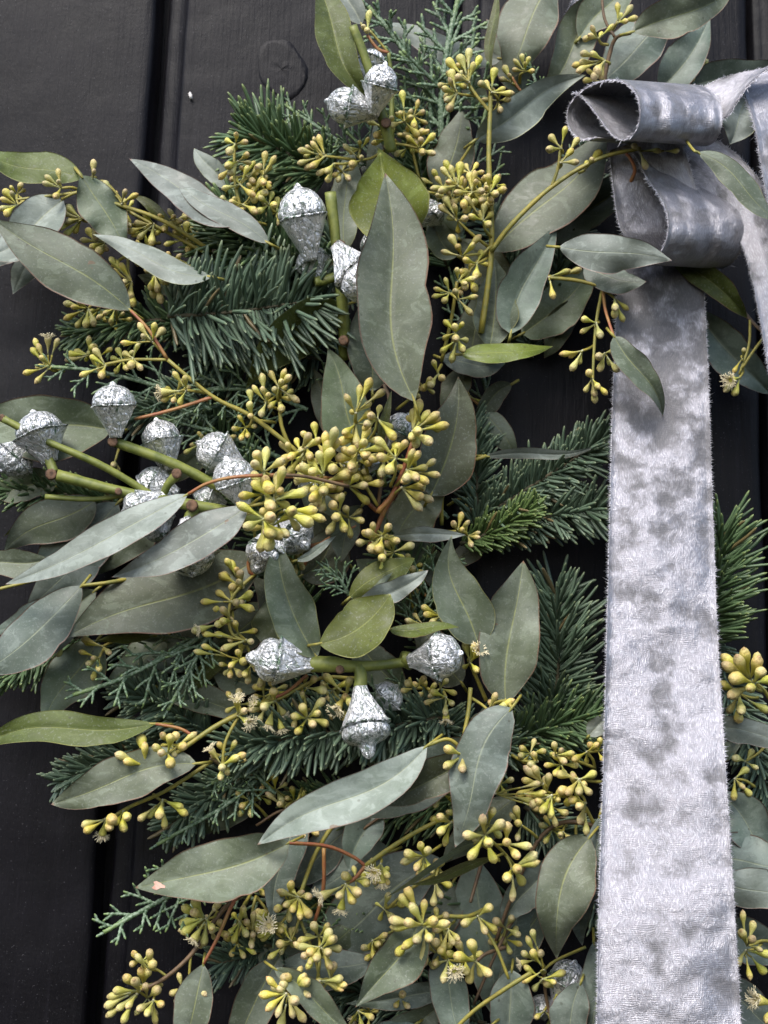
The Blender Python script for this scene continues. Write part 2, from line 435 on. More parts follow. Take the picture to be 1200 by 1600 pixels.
# knots: raised rings of grain, seen at the top of the second board
def knot(px, py, r):
    mb = MB()
    c = np.array([px, py, 0.])
    n, k = 26, 9
    v = []
    for i in range(k):
        rr = r * (i / (k - 1)) ** .8 + .5
        d = -5.0 if i == k - 1 else .1 + .5 * (1 - (i / k) ** 2)
        for j in range(n):
            a = 2 * math.pi * j / n
            q = 1 + .12 * math.sin(2 * a + px) + .06 * math.sin(5 * a + i)
            v.append((px + rr * q * math.cos(a), py + 1.25 * rr * q * math.sin(a), d + 1.6 * (1 - i / k) * noise.noise(Vector((i * .9, math.cos(a) * 2, math.sin(a) * 2 + px))) + 2.4))
    f = [(i * n + j, i * n + (j + 1) % n, (i + 1) * n + (j + 1) % n, (i + 1) * n + j) for i in range(k - 1) for j in range(n)]
    f.append(tuple(range(n))[::-1])
    mb.add(v, f)
    mb.build('knot', [M_PAINT], p_b)
knot(440, 108, 40)
mb = MB(); mb.add([(294, 146, 1), (297, 143, 6), (300, 148, 9), (301, 155, 6), (298, 158, 2), (296, 152, 8)], [(0, 1, 5), (1, 2, 5), (2, 3, 5), (3, 4, 5), (4, 0, 5), (0, 4, 3, 2, 1)])
mb.build('paint_flake', [M_CHIP], p_b)

# ------------------------------------------------------------------ eucalyptus leaves, buds, flowers
def leaf_mesh(mb, bx, by, tx, ty, w, bend, d0, d1, roll, seed, p=.72, q=.92, pet=None):
    r = random.Random(seed)
    b, t = np.array([bx, by], float), np.array([tx, ty], float)
    ax = t - b; L = np.linalg.norm(ax); n = np.array([-ax[1], ax[0]]) / L
    cols = np.array([-1, -.93, -.7, -.42, -.14, 0, .14, .42, .7, .93, 1.0]); nv = 22
    p *= r.uniform(.82, 1.25); q *= r.uniform(.9, 1.35)
    asym = r.uniform(-.10, .10); hook = r.uniform(-.14, .24) * L
    tm = p / (p + q); fm = tm ** p * (1 - tm) ** q
    arch = r.uniform(-.02, .10) * L; fold = r.uniform(-.35, .6); tip_twist = r.uniform(-.95, .95)
    ph, fr, am = r.uniform(0, 6.3), r.uniform(1.2, 2.6), r.uniform(.08, .24)
    p2 = r.uniform(0, 6.3); nick = r.uniform(.3, .8)
    sbend = r.uniform(-.035, .035) * L
    V, UV = [], []
    tr = math.tan(math.radians(roll))
    for i in range(nv):
        s = i / (nv - 1); tt = s
        mid = b + ax * tt + n * (bend * 4 * tt * (1 - tt) + sbend * math.sin(2 * math.pi * tt))
        dm = ax + n * (bend * 4 * (1 - 2 * tt) + sbend * 2 * math.pi * math.cos(2 * math.pi * tt))
        nn = np.array([-dm[1], dm[0]]) / np.linalg.norm(dm)
        h = w / 2 * (tt ** p * (1 - tt) ** q) / fm
        dep = d0 + (d1 - d0) * tt + arch * 4 * tt * (1 - tt) - hook * max(0, tt - .6) ** 2 * 6
        for c in cols:
            e = 1 + .065 * math.sin(fr * 5.1 * tt + p2 + c * 2) + .02 * math.sin(23 * tt + ph * c)
            if abs(c) > .9: e -= .08 * max(0, 1 - abs(tt - nick) * 16) * (1 if c * math.sin(p2) > 0 else 0)
            o = c * h * e * (1 + asym * (1 if c > 0 else -1))
            z = dep + o * (tr + tip_twist * (tt - .4)) + fold * abs(o) + am * w * .5 * c * abs(c) * math.sin(fr * 2 * math.pi * tt + ph + (1.3 if c > 0 else 0)) * min(1, h / (w * .25 + 1e-6))
            if c == 0: z -= min(1.2, h * .08)
            V.append((*(mid + nn * o), z)); UV.append(((c + 1) / 2, tt))
    m = len(cols)
    F = [(i * m + j, i * m + j + 1, (i + 1) * m + j + 1, (i + 1) * m + j) for i in range(nv - 1) for j in range(m - 1)]
    N0 = len(V)
    back = [(x, y, z - 1.3) for x, y, z in V]
    FB = [tuple(N0 + k for k in f[::-1]) for f in F]
    rim = [i * m for i in range(nv)] + [(nv - 1) * m + j for j in range(1, m)] + [i * m + m - 1 for i in range(nv - 2, -1, -1)] + [j for j in range(m - 2, 0, -1)]
    FR = [(rim[k], N0 + rim[k], N0 + rim[(k + 1) % len(rim)], rim[(k + 1) % len(rim)]) for k in range(len(rim))]
    mb.add(V + back, F + FB + FR, 0, UV + UV)
    # petiole
    dirv = (ax + n * bend * 4) / L
    hook += 0; pl = .08 * L + 4
    end = np.array(pet, float) if pet else np.array([*(b - dirv * pl), d0 - 26])
    m1 = np.array([*(b - dirv * pl * .45), d0 - 3])
    tube(mb, [np.array([*(b + dirv * L * .04), d0 - .6]), np.array([bx, by, d0]), m1, end], [1.5, 2.3, 2.4, 2.6], 6, 4, 1)

def lathe(prof, seg, ridge=None):
    V, UV, F = [], [], []
    for k, (r, z) in enumerate(prof):
        for j in range(seg):
            a = 2 * math.pi * j / seg
            rr = r * (ridge(a, z) if ridge else 1)
            V.append((rr * math.cos(a), rr * math.sin(a), z)); UV.append((j / seg, z))
    for k in range(len(prof) - 1):
        for j in range(seg): F.append((k * seg + j, k * seg + (j + 1) % seg, (k + 1) * seg + (j + 1) % seg, (k + 1) * seg + j))
    F.append(tuple(range(seg))[::-1]); F.append(tuple((len(prof) - 1) * seg + j for j in range(seg)))
    return V, F, UV
def unit_mesh(name, parts, mats):
    me = bpy.data.meshes.new(name); v, f, m, uv = [], [], [], []
    for (V, F, UV), mi in parts:
        f += [tuple(i + len(v) for i in q) for q in F]; m += [mi] * len(F); v += V; uv += UV
    me.from_pydata(v, [], f)
    for x in mats: me.materials.append(x)
    me.polygons.foreach_set('material_index', m); me.polygons.foreach_set('use_smooth', [True] * len(f))
    l = me.uv_layers.new(name='uv'); li = [0] * len(me.loops); me.loops.foreach_get('vertex_index', li)
    l.data.foreach_set('uv', np.array(uv)[li].ravel()); me.update()
    return me
BUDS = []
for a, (fat, ln, capl) in enumerate(((1.0, 1.0, 1.0), (.92, .98, 1.2), (1.1, 1.02, .8), (.96, 1.0, .95))):
    P = [(.046, 0), (.050, .22), (.068, .42), (.108, .60), (.160, .76), (.196, .88), (.207, .98), (.200, 1.05), (.190, 1.085), (.180, 1.10), (.155, 1.10 + .06 * capl), (.112, 1.10 + .105 * capl), (.06, 1.10 + .14 * capl), (.03, 1.10 + .17 * capl), (.008, 1.10 + .18 * capl)]
    P = [(r * (fat if z > .5 else 1), z) for r, z in P]
    V, F, UV = lathe(P, 10, lambda t, z: 1 + (.035 * math.cos(4 * t + a) if z > .4 else 0))
    V = [(x + .05 * math.sin(z * 2 + a * 2) * z, y + .04 * math.sin(z * 1.7 + a) * z, z) for x, y, z in V]
    UV = [(u, v / 1.3) for u, v in UV]
    BUDS.append(unit_mesh('bud', [((V, F, UV), 0)], [M_BUD]))
FLOWERS = []
for a in range(3):
    r = random.Random(40 + a)
    P = [(.052, 0), (.056, .22), (.08, .42), (.13, .60), (.19, .78), (.225, .92), (.23, 1.0), (.17, 1.0), (.12, .93)]
    V, F, UV = lathe(P, 10); UV = [(u, v / 1.3) for u, v in UV]
    sv, sf, su = [], [], []
    for i in range(64):
        th = 2 * math.pi * i / 64 + r.uniform(-.1, .1); spread = r.uniform(.15, 1.0) if a else r.uniform(.35, 1.25)
        l = r.uniform(.24, .42); rad = .20 * r.uniform(.55, 1); kink = r.uniform(-.5, .5)
        for k in range(5):
            t = k / 4
            rr = rad + l * math.sin(spread * t * (1 + .35 * t)) * t
            zz = .98 + l * t * math.cos(spread * t)
            w = .017 * (1 - .35 * t) + (.016 if k == 4 else 0)
            cx, cy = rr * math.cos(th + kink * t * t), rr * math.sin(th + kink * t * t)
            for c in range(3):
                aa = th + 2.1 * c
                sv.append((cx + w * math.cos(aa), cy + w * math.sin(aa), zz + (.01 if c == 1 else 0))); su.append((.5, t))
        o = (i * 15)
        for k in range(4):
            for c in range(3): sf.append((o + k * 3 + c, o + k * 3 + (c + 1) % 3, o + k * 3 + 3 + (c + 1) % 3, o + k * 3 + 3 + c))
        sf.append((o + 12, o + 13, o + 14))
    FLOWERS.append(unit_mesh('flower', [((V, F, UV), 0), ((sv, sf, su), 1)], [M_BUD, M_STAMEN]))

def place_unit(me, name, a, b, parent, spin):
    """put a unit mesh (base at origin, head at z=1) so that it runs from a to b (photo-px points)"""
    A, B = W(a), W(b)
    d = Vector(B - A); o = link(name, me, parent, A)
    o.rotation_mode = 'QUATERNION'
    o.rotation_quaternion = d.to_track_quat('Z', 'Y') @ Matrix.Rotation(spin, 3, 'Z').to_quaternion()
    o.scale = (d.length,) * 3
    return o

SPRIGS = {}
def sprig(key, label, at):
    SPRIGS[key] = dict(o=thing('eucalyptus_sprig', label, 'sprig', W(at), 'seeded eucalyptus sprigs in the wreath'), at=np.array(at, float), stem=MB(), n=0)
def add_leaf(key, bx, by, tx, ty, w, bend, d0, d1, roll, tone, **kw):
    S = SPRIGS[key]; mb = MB(); S['n'] += 1
    leaf_mesh(mb, bx, by, tx, ty, w, bend, d0, d1, roll, hash((bx * 31 + ty * 17 + w)) % 99991, **kw)
    return mb.build('leaf', [LEAF[tone], M_YSTEM], S['o'], W((bx, by, d0)))
def blemish(lf, px, py, r):
    """a dead pink patch lying on the leaf's skin"""
    o = origin(lf); t = BVHTree.FromPolygons([v.co for v in lf.data.vertices], [tuple(p.vertices) for p in lf.data.polygons])
    V = []
    for j in range(15):
        a = 2 * math.pi * j / 14; q = r * (1 + .3 * math.sin(3 * a + 1) + .15 * math.sin(5 * a)) if j < 14 else 0
        tgt = W((px + q * math.cos(a), py + .7 * q * math.sin(a), 100)); d = Vector(tgt - CAM).normalized()
        h = t.ray_cast(Vector(CAM - o), d)[0]
        if h is None: return
        V.append(np.array(h) + o - np.array(d) * .0004)
    mb = MB(); mb.add(V, [(j, (j + 1) % 14, 14) for j in range(14)])
    mb.build('dead_patch', [M_PATCH], lf, px=False)
def add_stem(key, mat, r, pts):
    tube(SPRIGS[key]['stem'], pts, r if isinstance(r, (list, tuple)) else [r, r * .8], 7, 5, mat, rough=.05)
def add_cluster(key, nx, ny, D, L0, lx, ly, heads, ld=None):
    S = SPRIGS[key]; r = random.Random(int(nx * 13 + ny * 7))
    mb = MB(); node = np.array([nx, ny, D], float)
    # mealy knob where the stalks meet
    V, F, UV = lathe([(.3, -2.6), (1.9, -1.8), (2.5, 0), (2.0, 1.7), (.3, 2.4)], 7)
    mb.add(np.array(V) * (L0 / 34) + node, F, 1, UV)
    link_p = np.array([lx, ly, D - 26 if ld is None else ld], float)
    mid = (node + link_p) / 2 + np.array([r.uniform(-4, 4), r.uniform(-4, 4), 4])
    if np.linalg.norm((link_p - node)[:2]) > 3: tube(mb, [link_p, mid, node], [2.7, 2.3, 2.0], 6, 5, 0, rough=.05)
    info = []
    for h in heads.split():
        fl = h.endswith('f'); x, y = (float(q) for q in h.rstrip('f').split(','))
        v = np.array([x - nx, y - ny]); l = np.linalg.norm(v); s = L0 * r.uniform(.84, 1.06)
        if l <= s:
            dz = math.sqrt(s * s - l * l) * (1 if r.random() < .78 else -.6)
            dz = min(dz, s * .93)
            a, b = node, np.array([x, y, D + dz]) 
        else:
            b = np.array([x, y, D + r.uniform(-.25, .35) * l])
            a = b - (b - node) * (s / np.linalg.norm(b - node))
            mm = (a + node) / 2 + np.array([r.uniform(-2, 2), r.uniform(-2, 2), r.uniform(-3, 2)])
            tube(mb, [node, mm, a], [1.7, 1.5, 1.6], 5, 3, 0)
        info.append((fl, a, b))
    c = mb.build('bud_cluster', [M_YSTEM, M_NODE], S['o'], W(node))
    for fl, a, b in info:
        me = r.choice(FLOWERS) if fl else r.choice(BUDS)
        place_unit(me, 'flower' if fl else 'bud', a, b, c, r.uniform(0, 6.3))
def finish_sprigs():
    for S in SPRIGS.values():
        if S['stem'].n: S['stem'].build('stem', STEMM, S['o'], origin(S['o']))

# ------------------------------------------------------------------ fir, cypress, silver pods
def fir(label, pts, nl=46, kind='g', dens=1.0, up=.35, ang=58, side=1.0, seed=1, wid=5.4, curl=.35, both=True, lift=.28):
    r = random.Random(seed); pts = [np.array(p, float) for p in pts]
    root = thing('fir_sprig', label, 'sprig', W(pts[0]), 'fir sprigs in the wreath')
    tw = MB(); tube(tw, pts, [4.2, 3.2, 1.6], 6, 6); tw.build('twig', [M_FIRTWIG], root, origin(root))
    c = spline(pts, 30); t, A, B = frames(c)
    ln = np.concatenate([[0], np.cumsum(np.linalg.norm(np.diff(c, axis=0), axis=1))])
    n = int(ln[-1] * .85 * dens)
    mb = MB(); V, F, UV = [], [], []
    for i in range(n):
        s = (i + r.random()) / n * ln[-1]
        k = min(len(c) - 1, int(np.searchsorted(ln, s)))
        T = t[k]
        inpl = np.array([-T[1], T[0], 0]); inpl /= np.linalg.norm(inpl) + 1e-9
        out = np.cross(T, inpl); out = out if out[2] > 0 else -out
        sg = 1 if i % 2 else -1
        phi = r.gauss(lift, .38) if both else r.uniform(-.3, 1.4)
        if r.random() < up: phi = r.uniform(.5, 1.6)
        nd = sg * inpl * math.cos(phi) * side + out * math.sin(phi)
        frac = s / ln[-1]
        al = math.radians(ang * (1 - .35 * max(0, (frac - .75) / .25)) + r.gauss(0, 10))
        d = T * math.cos(al) + nd * math.sin(al); d /= np.linalg.norm(d)
        if r.random() < .06: continue
        l = nl * r.uniform(.62, 1.12) * (1 - .35 * max(0, (frac - .8) / .2)) * (.75 + .25 * min(1, frac / .12))
        bendv = (T * .55 + out * .45 * r.uniform(.2, 1.2) + np.array([r.gauss(0, .34), r.gauss(0, .34), 0])) * curl * r.uniform(.3, 1.7)
        wv = np.cross(d, out + .001); wv /= np.linalg.norm(wv) + 1e-9
        tv = np.cross(wv, d)
        ww = wid * r.uniform(.8, 1.12) / 2
        tone = 2 * (11 if r.random() < .025 else r.randrange(10)); o = len(V)
        for q, (ts, ws) in enumerate(((0, .45), (.3, 1), (.72, 1), (.94, .75), (1.0, .25))):
            p = c[k] + d * l * ts + bendv * l * ts * ts * .5
            V += [p - wv * ww * ws, p + tv * ww * .45 * ws - tv * ww * .25 * ws, p + wv * ww * ws, p - tv * ww * .5 * ws]
            UV += [(tone, ts), (tone + .5, ts), (tone + 1, ts), (tone + .5, ts)]
            if q:
                for z in range(4): F.append((o + q * 4 - 4 + z, o + q * 4 - 4 + (z + 1) % 4, o + q * 4 + (z + 1) % 4, o + q * 4 + z))
        F.append((o + 16, o + 17, o + 18, o + 19))
    mb.add(V, F, 0, UV)
    b = mb.build('needles', [M_NEEDLE[kind]], root, origin(root)); b['kind'] = 'stuff'
    return root

def cypress(label, pts, spread=70, seed=1, r0=3.4, n=9, droop=0.0, ang=42, sub=True):
    r = random.Random(seed); pts = [np.array(p, float) for p in pts]
    root = thing('cypress_sprig', label, 'sprig', W(pts[0]), 'cypress sprigs in the wreath')
    c = spline(pts, 24); t, A, B = frames(c)
    ax = MB(); leafy = MB()
    def scaly(mb, p0, d, l, rad):
        k = max(3, int(l / 3.2)); q = [p0 + d * l * i / k + np.array([math.sin(i * .5 + p0[0]) * .6, droop * (i / k) ** 2 * l + math.cos(i * .4) * .5, 2.5 * (i / k) ** 2 * 3]) for i in range(k + 1)]
        q = np.array(q); rr = np.array([rad * (1.0 if i % 2 else .68) * (1 - .25 * i / k) for i in range(k + 1)]); rr[-1] *= .5
        ang_ = np.arange(5) * 2 * math.pi / 5
        tt, a, b = frames(q)
        v = q[:, None, :] + rr[:, None, None] * (np.cos(ang_ + 0)[None, :, None] * a[:, None, :] + np.sin(ang_)[None, :, None] * b[:, None, :])
        uv = np.stack(np.meshgrid(np.linspace(0, 1, k + 1), np.arange(5) / 5, indexing='ij'), -1)[..., ::-1]
        f = [(i * 5 + j, i * 5 + (j + 1) % 5, i * 5 + 5 + (j + 1) % 5, i * 5 + 5 + j) for i in range(k) for j in range(5)]
        f.append(tuple(k * 5 + j for j in range(5)))
        mb.add(v.reshape(-1, 3), f, 0, uv.reshape(-1, 2))
        return q
    tube(ax, c[::3], [r0 * 1.05, r0 * .8], 6, 3, 0, rough=.14)
    for i in range(n):
        fr = (i + .6) / (n + .3); k = int(fr * (len(c) - 1)); T = t[k]
        inpl = np.array([-T[1], T[0], 0]); inpl /= np.linalg.norm(inpl) + 1e-9
        sg = 1 if i % 2 else -1
        a = math.radians(ang + r.gauss(0, 6))
        d = T * math.cos(a) + sg * inpl * math.sin(a) + np.array([0, 0, r.uniform(-.35, .45)]); d /= np.linalg.norm(d)
        l = spread * (1 - .62 * fr) * r.uniform(.8, 1.15)
        q = scaly(leafy, c[k], d, l, r0 * .86)
        if sub:
            m = max(1, int(l / 15))
            for j in range(m):
                kk = int((j + .7) / (m + .4) * (len(q) - 1)); s2 = 1 if j % 2 else -1
                n2 = np.array([-d[1], d[0], 0]); n2 /= np.linalg.norm(n2) + 1e-9
                d2 = d * .78 + s2 * n2 * .62 + np.array([0, 0, r.uniform(-.3, .4)]); d2 /= np.linalg.norm(d2)
                scaly(leafy, q[kk], d2, l * r.uniform(.26, .42) * (1 - .4 * j / m) + 5, r0 * .74)
    scaly(leafy, c[-1], t[-1], 14, r0 * .8)
    ax.build('twig', [M_CYP], root, origin(root))
    o = leafy.build('scale_leaves', [M_CYP], root, origin(root)); o['kind'] = 'stuff'
    return root

def pod(parent, base, tip, r, kind='dome', seed=1, open_=False):
    base, tip = np.array(base, float), np.array(tip, float)
    A, B = W(base), W(tip); L = float(np.linalg.norm(B - A)); R = r * UNIT * .86
    rd = random.Random(seed); spin = rd.uniform(0, 6.3)
    def make(prof, ridge_amp, wr, cap):
        V, UV, F = [], [], []
        seg = 44
        for k, (q, z) in enumerate(prof):
            for j in range(seg):
                a = 2 * math.pi * j / seg
                rib = max(0, math.cos(2 * a)) ** 6 + max(0, math.cos(2 * a + math.pi)) ** 6
                e = 1 + ridge_amp * rib * (1 if not cap else .4) + wr * noise.fractal(Vector((math.cos(a) * 2.6, math.sin(a) * 2.6, z * 7 + seed * 3)), 1.0, 2.0, 4)
                if cap: e += .02 * math.cos(14 * a + seed)
                V.append((R * q * e * math.cos(a), R * q * e * math.sin(a), z * L)); UV.append((j / seg, z))
        for k in range(len(prof) - 1):
            for j in range(seg): F.append((k * seg + j, k * seg + (j + 1) % seg, (k + 1) * seg + (j + 1) % seg, (k + 1) * seg + j))
        F.append(tuple(range(seg))[::-1]); F.append(tuple((len(prof) - 1) * seg + j for j in range(seg)))
        return V, F, UV
    cup = [(.30, 0), (.31, .04)] + [(.31 + .68 * ((i + 1) / 14) ** 1.15, .04 + .49 * (i + 1) / 14) for i in range(14)] + [(1.04, .54), (1.05, .555), (1.0, .565), (.9, .57)]
    if kind == 'dome':
        cap = [(.96, .562), (1.0, .575)] + [(math.cos(a) * 1.02, .58 + .36 * math.sin(a)) for a in np.linspace(.08, 1.36, 13)] + [(.16, .95), (.12, .975), (.04, 1.0)]
    elif kind == 'beak':
        cap = [(.96, .562), (1.02, .59), (1.02, .66), (.95, .715), (.86, .74), (.7, .765), (.5, .785), (.38, .81), (.33, .85), (.30, .90), (.26, .94), (.16, .975), (.06, 1.0)]
    else:
        cap = [(.96, .562), (1.02, .62), (.99, .70), (.86, .77), (.7, .81), (.52, .84), (.4, .87), (.33, .91), (.24, .96), (.1, 1.0)]
    rot = Vector(B - A).to_track_quat('Z', 'Y') @ Matrix.Rotation(spin, 3, 'Z').to_quaternion()
    c = link('gumnut', unit_mesh('gumnut', [(make(cup, .24, .07, False), 0)], [M_SILVER]), parent, A)
    c.rotation_mode = 'QUATERNION'; c.rotation_quaternion = rot
    k = link('cap', unit_mesh('cap', [(make(cap, .05, .06, True), 0)], [M_SILVER]), None, (0, 0, 0)); k.parent = c
    return c
def pod_branch(label, at):
    return thing('gumnut_branch', label, 'branch', W(at), 'silver gumnut branches in the wreath')
def twig(parent, pts, r, scars=()):
    mb = MB(); tube(mb, pts, r, 12, 7, 0, rough=.03, cap=True)
    for x, y, d, q in scars:                                  # cut side shoots
        V, F, UV = lathe([(q * 1.25, -2), (q * 1.1, q * .8), (q * .95, q), (q * .4, q * .85)], 9); mb.add(np.array(V) + np.array([x, y, d]), F, 1, UV)
    return mb.build('twig', [M_TWIG, M_SCAR], parent)

# ------------------------------------------------------------------ velvet
def cloth(name, parent, left, right, n=10, nu=14, thick=.0009, wav=2.0, fuzz=True, seed=0, shape=None, pile=.07, both=False):
    """strip of velvet between two edge lines (photo-px points with depth), real thickness, frayed edges"""
    l, r = spline(left, n), spline(right, n); k = len(l)
    rd = random.Random(seed)
    G = np.zeros((k, nu + 1, 3))
    for j in range(nu + 1):
        s = j / nu; G[:, j] = l * (1 - s) + r * s
        if shape: G[:, j, 2] += shape(np.linspace(0, 1, k), s)
        G[:, j, 2] += [wav * noise.noise(Vector((i * .13 + seed, s * 2.2, seed))) * 2 for i in range(k)]
    Wd = W(G.reshape(-1, 3)).reshape(k, nu + 1, 3)
    vv = np.concatenate([[0], np.cumsum(np.linalg.norm(np.diff(Wd[:, nu // 2], axis=0), axis=1))]) * 100
    uu = np.linspace(0, np.linalg.norm(Wd[k // 2, 0] - Wd[k // 2, -1]) * 100, nu + 1)
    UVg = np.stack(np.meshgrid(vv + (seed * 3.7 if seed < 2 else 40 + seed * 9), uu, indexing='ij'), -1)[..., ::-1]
    tu = np.gradient(Wd, axis=1); tv = np.gradient(Wd, axis=0); nm = np.cross(tu, tv); nm /= np.linalg.norm(nm, axis=2)[..., None] + 1e-12
    m = nu + 1
    F = [(i * m + j, i * m + j + 1, i * m + m + j + 1, i * m + m + j) for i in range(k - 1) for j in range(nu)]
    N0 = k * m
    top = (Wd + nm * thick / 2).reshape(-1, 3); bot = (Wd - nm * thick / 2).reshape(-1, 3)
    rim = [i * m for i in range(k)] + [(k - 1) * m + j for j in range(1, m)] + [i * m + nu for i in range(k - 2, -1, -1)] + [j for j in range(nu - 1, 0, -1)]
    FF = F + [tuple(N0 + q for q in f[::-1]) for f in F] + [(rim[q], N0 + rim[q], N0 + rim[(q + 1) % len(rim)], rim[(q + 1) % len(rim)]) for q in range(len(rim))]
    mb = MB(); mb.add(np.vstack([top, bot]), FF, 0, np.vstack([UVg.reshape(-1, 2)] * 2))
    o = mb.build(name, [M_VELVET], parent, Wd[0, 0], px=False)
    if pile:
        hb = MB(); V, Fz = [], []
        area = float(np.sum(np.linalg.norm(np.cross(tu[:-1, :-1], tv[:-1, :-1]), axis=2)))
        for i in range(k - 1):
            for j in range(nu):
                A = float(np.linalg.norm(np.cross(tu[i, j], tv[i, j])))
                for _ in range(int(A / (UNIT * UNIT) * pile + rd.random())):
                    a, c = rd.random(), rd.random()
                    p = Wd[i, j] * (1 - a) * (1 - c) + Wd[i + 1, j] * a * (1 - c) + Wd[i, j + 1] * (1 - a) * c + Wd[i + 1, j + 1] * a * c
                    gu = tu[i, j] / np.linalg.norm(tu[i, j]); gv = tv[i, j] / np.linalg.norm(tv[i, j])
                    q3 = Vector((UVg[i, j, 0] + c * .3, UVg[i, j, 1] + a * .3, seed * 2.0))
                    th = 1.57 + 3.5 * noise.noise(q3 * .4) + rd.gauss(0, .3)
                    lift = .22 + .35 * noise.noise(q3 * .8 + Vector((9, 2, 1)))
                    for side in ((1, -1) if both else (1,)):
                        n_ = nm[i, j] * side
                        d = gu * math.cos(th) + gv * math.sin(th) + n_ * lift; d /= np.linalg.norm(d)
                        w_ = np.cross(d, n_); w_ /= np.linalg.norm(w_) + 1e-9
                        ln_ = UNIT * rd.uniform(2.5, 5.5); b0 = p + n_ * thick * .5
                        z = len(V); V += [b0 - w_ * UNIT * .35, b0 + w_ * UNIT * .35, b0 + d * ln_]; Fz.append((z, z + 1, z + 2))
        hb.add(V, Fz)
        f = hb.build('pile', [M_PILE], o, origin(o), smooth=False, px=False); f['kind'] = 'stuff'
    if fuzz:
        fb = MB(); V, Fz = [], []
        for col, inn in ((0, 1), (nu, nu - 1)):
            seg = np.linalg.norm(np.diff(Wd[:, col], axis=0), axis=1)
            for i in range(k - 1):
                for _ in range(max(1, int(seg[i] / UNIT * 1.5))):
                    a = rd.random(); p = Wd[i, col] * (1 - a) + Wd[i + 1, col] * a
                    p = p + nm[i, col] * rd.uniform(-.5, .5) * thick
                    d = p - (Wd[i, inn] * (1 - a) + Wd[i + 1, inn] * a); d /= np.linalg.norm(d) + 1e-9
                    d = d + nm[i, col] * rd.gauss(0, .5) + tv[i, col] / (np.linalg.norm(tv[i, col]) + 1e-9) * rd.gauss(0, .55)
                    ln_ = UNIT * abs(rd.gauss(3.0, 2.0)); e = p + d * ln_; q = tv[i, col] / (np.linalg.norm(tv[i, col]) + 1e-9) * UNIT * .42
                    z = len(V); V += [p - q, p + q, (p + e) / 2 + q * .7 + nm[i, col] * ln_ * .15, e]; Fz += [(z, z + 1, z + 2), (z, z + 2, z + 3)]
        fb.add(V, Fz)
        f = fb.build('frayed_edge', [M_FUZZ], o, origin(o), smooth=False, px=False); f['kind'] = 'stuff'
    return o

# ================================================================== the wreath, sprig by sprig
# leaf: sprig, base x,y, tip x,y, width, bend, depth base/tip, roll, tone
Y, RD, BR, TW = 0, 1, 2, 3
sprig('a', 'yellow-stemmed eucalyptus sprig at the left edge with an olive leaf above two grey leaves', (330, 392, 110))
sprig('b', 'eucalyptus sprig on a long orange stem ending in a large drooping dark leaf', (500, 735, 150))
sprig('c', 'eucalyptus sprig with a narrow pale leaf lying flat above the bushy blue-green fir', (332, 434, 130))
sprig('d', 'eucalyptus sprig with broad pale waxy leaves against the black board and an upright bud spray', (420, 385, 110))
sprig('e', 'eucalyptus sprig with a long curved olive leaf hanging from the top edge beside silver gumnuts', (612, 225, 130))
sprig('f', 'tall yellow-stemmed eucalyptus sprig with dense bud clusters right of the large upright leaf', (752, 520, 140))
sprig('g', 'broad-leaved eucalyptus sprig with brownish buds at the top edge, left of the bow', (835, 160, 90))
sprig('h', 'eucalyptus sprig with pale buds on a yellow stem slanting up towards the top bow loop', (768, 392, 165))
sprig('i', 'eucalyptus sprig with one pale flat leaf pointing at the tip of the top bow loop', (690, 300, 120))
sprig('j', 'eucalyptus sprig with wavy bright olive leaves just behind the tallest upright leaf', (590, 420, 150))
sprig('k', 'eucalyptus sprig with the tallest upright sage leaf and buds on red stalks at the middle', (590, 800, 190))
sprig('l', 'eucalyptus sprig with a folded dark leaf edged pale, right of the bushy fir', (478, 730, 120))
sprig('m', 'eucalyptus sprig with a bright green leaf pointing right into the dark gap', (690, 565, 120))
sprig('n', 'eucalyptus sprig with a wavy pale leaf below the bow and buds dangling beside the ribbon', (880, 380, 165))
sprig('o', 'eucalyptus sprig with an olive leaf under the lower bow loop and buds beyond it', (1048, 404, 130))
sprig('p', 'eucalyptus sprig with a pointed green leaf lying across the velvet between the bow loops', (1040, 200, 60))
sprig('q', 'eucalyptus sprig at the top edge with overlapping grey leaves and crowded buds above the bow', (940, 150, 130))
sprig('r', 'eucalyptus sprig with a wide grey leaf behind the round silver gumnut at the left edge', (190, 675, 120))
sprig('s', 'eucalyptus sprig with short dull leaves under the cut green twigs at the left edge', (225, 775, 110))
sprig('t', 'eucalyptus sprig with two long pale leaves sweeping down left from a big foreground bud cluster', (545, 760, 230))
sprig('u', 'eucalyptus sprig with a very broad dark grey leaf ending under a tall bud spray', (415, 885, 150))
sprig('v', 'eucalyptus sprig with a bluish pale leaf leaving the left edge and brown buds behind it', (200, 905, 150))
sprig('w', 'eucalyptus sprig with a grey leaf hanging down below small buds at the lower left', (240, 985, 110))
sprig('x', 'eucalyptus sprig with a long flat olive leaf and fluffy flowers reaching to the left edge', (420, 1095, 170))
sprig('y', 'eucalyptus sprig with a knot of open cream flowers left of the hanging silver gumnut', (555, 1060, 140))
sprig('z', 'eucalyptus sprig with short upright sage and olive leaves above the horizontal green twig', (520, 1030, 190))
sprig('A', 'eucalyptus sprig with two tall leaves standing beside the dark gap, right of the silver gumnuts', (760, 1090, 110))
sprig('B', 'eucalyptus sprig with a dense tangle of pale buds over dark leaves at the middle', (575, 860, 150))
sprig('C', 'eucalyptus sprig with a thin pale blade leaf over the fir in the dark gap', (690, 820, 90))
sprig('D', 'eucalyptus sprig with a blunt sage leaf over yellow flower buds, low at the left', (330, 1190, 160))
sprig('E', 'eucalyptus sprig with a red stem and a broad sage leaf with a pink spot', (600, 1352, 150))
sprig('F', 'eucalyptus sprig with the longest pale wet leaf slanting across the lower middle', (735, 1075, 170))
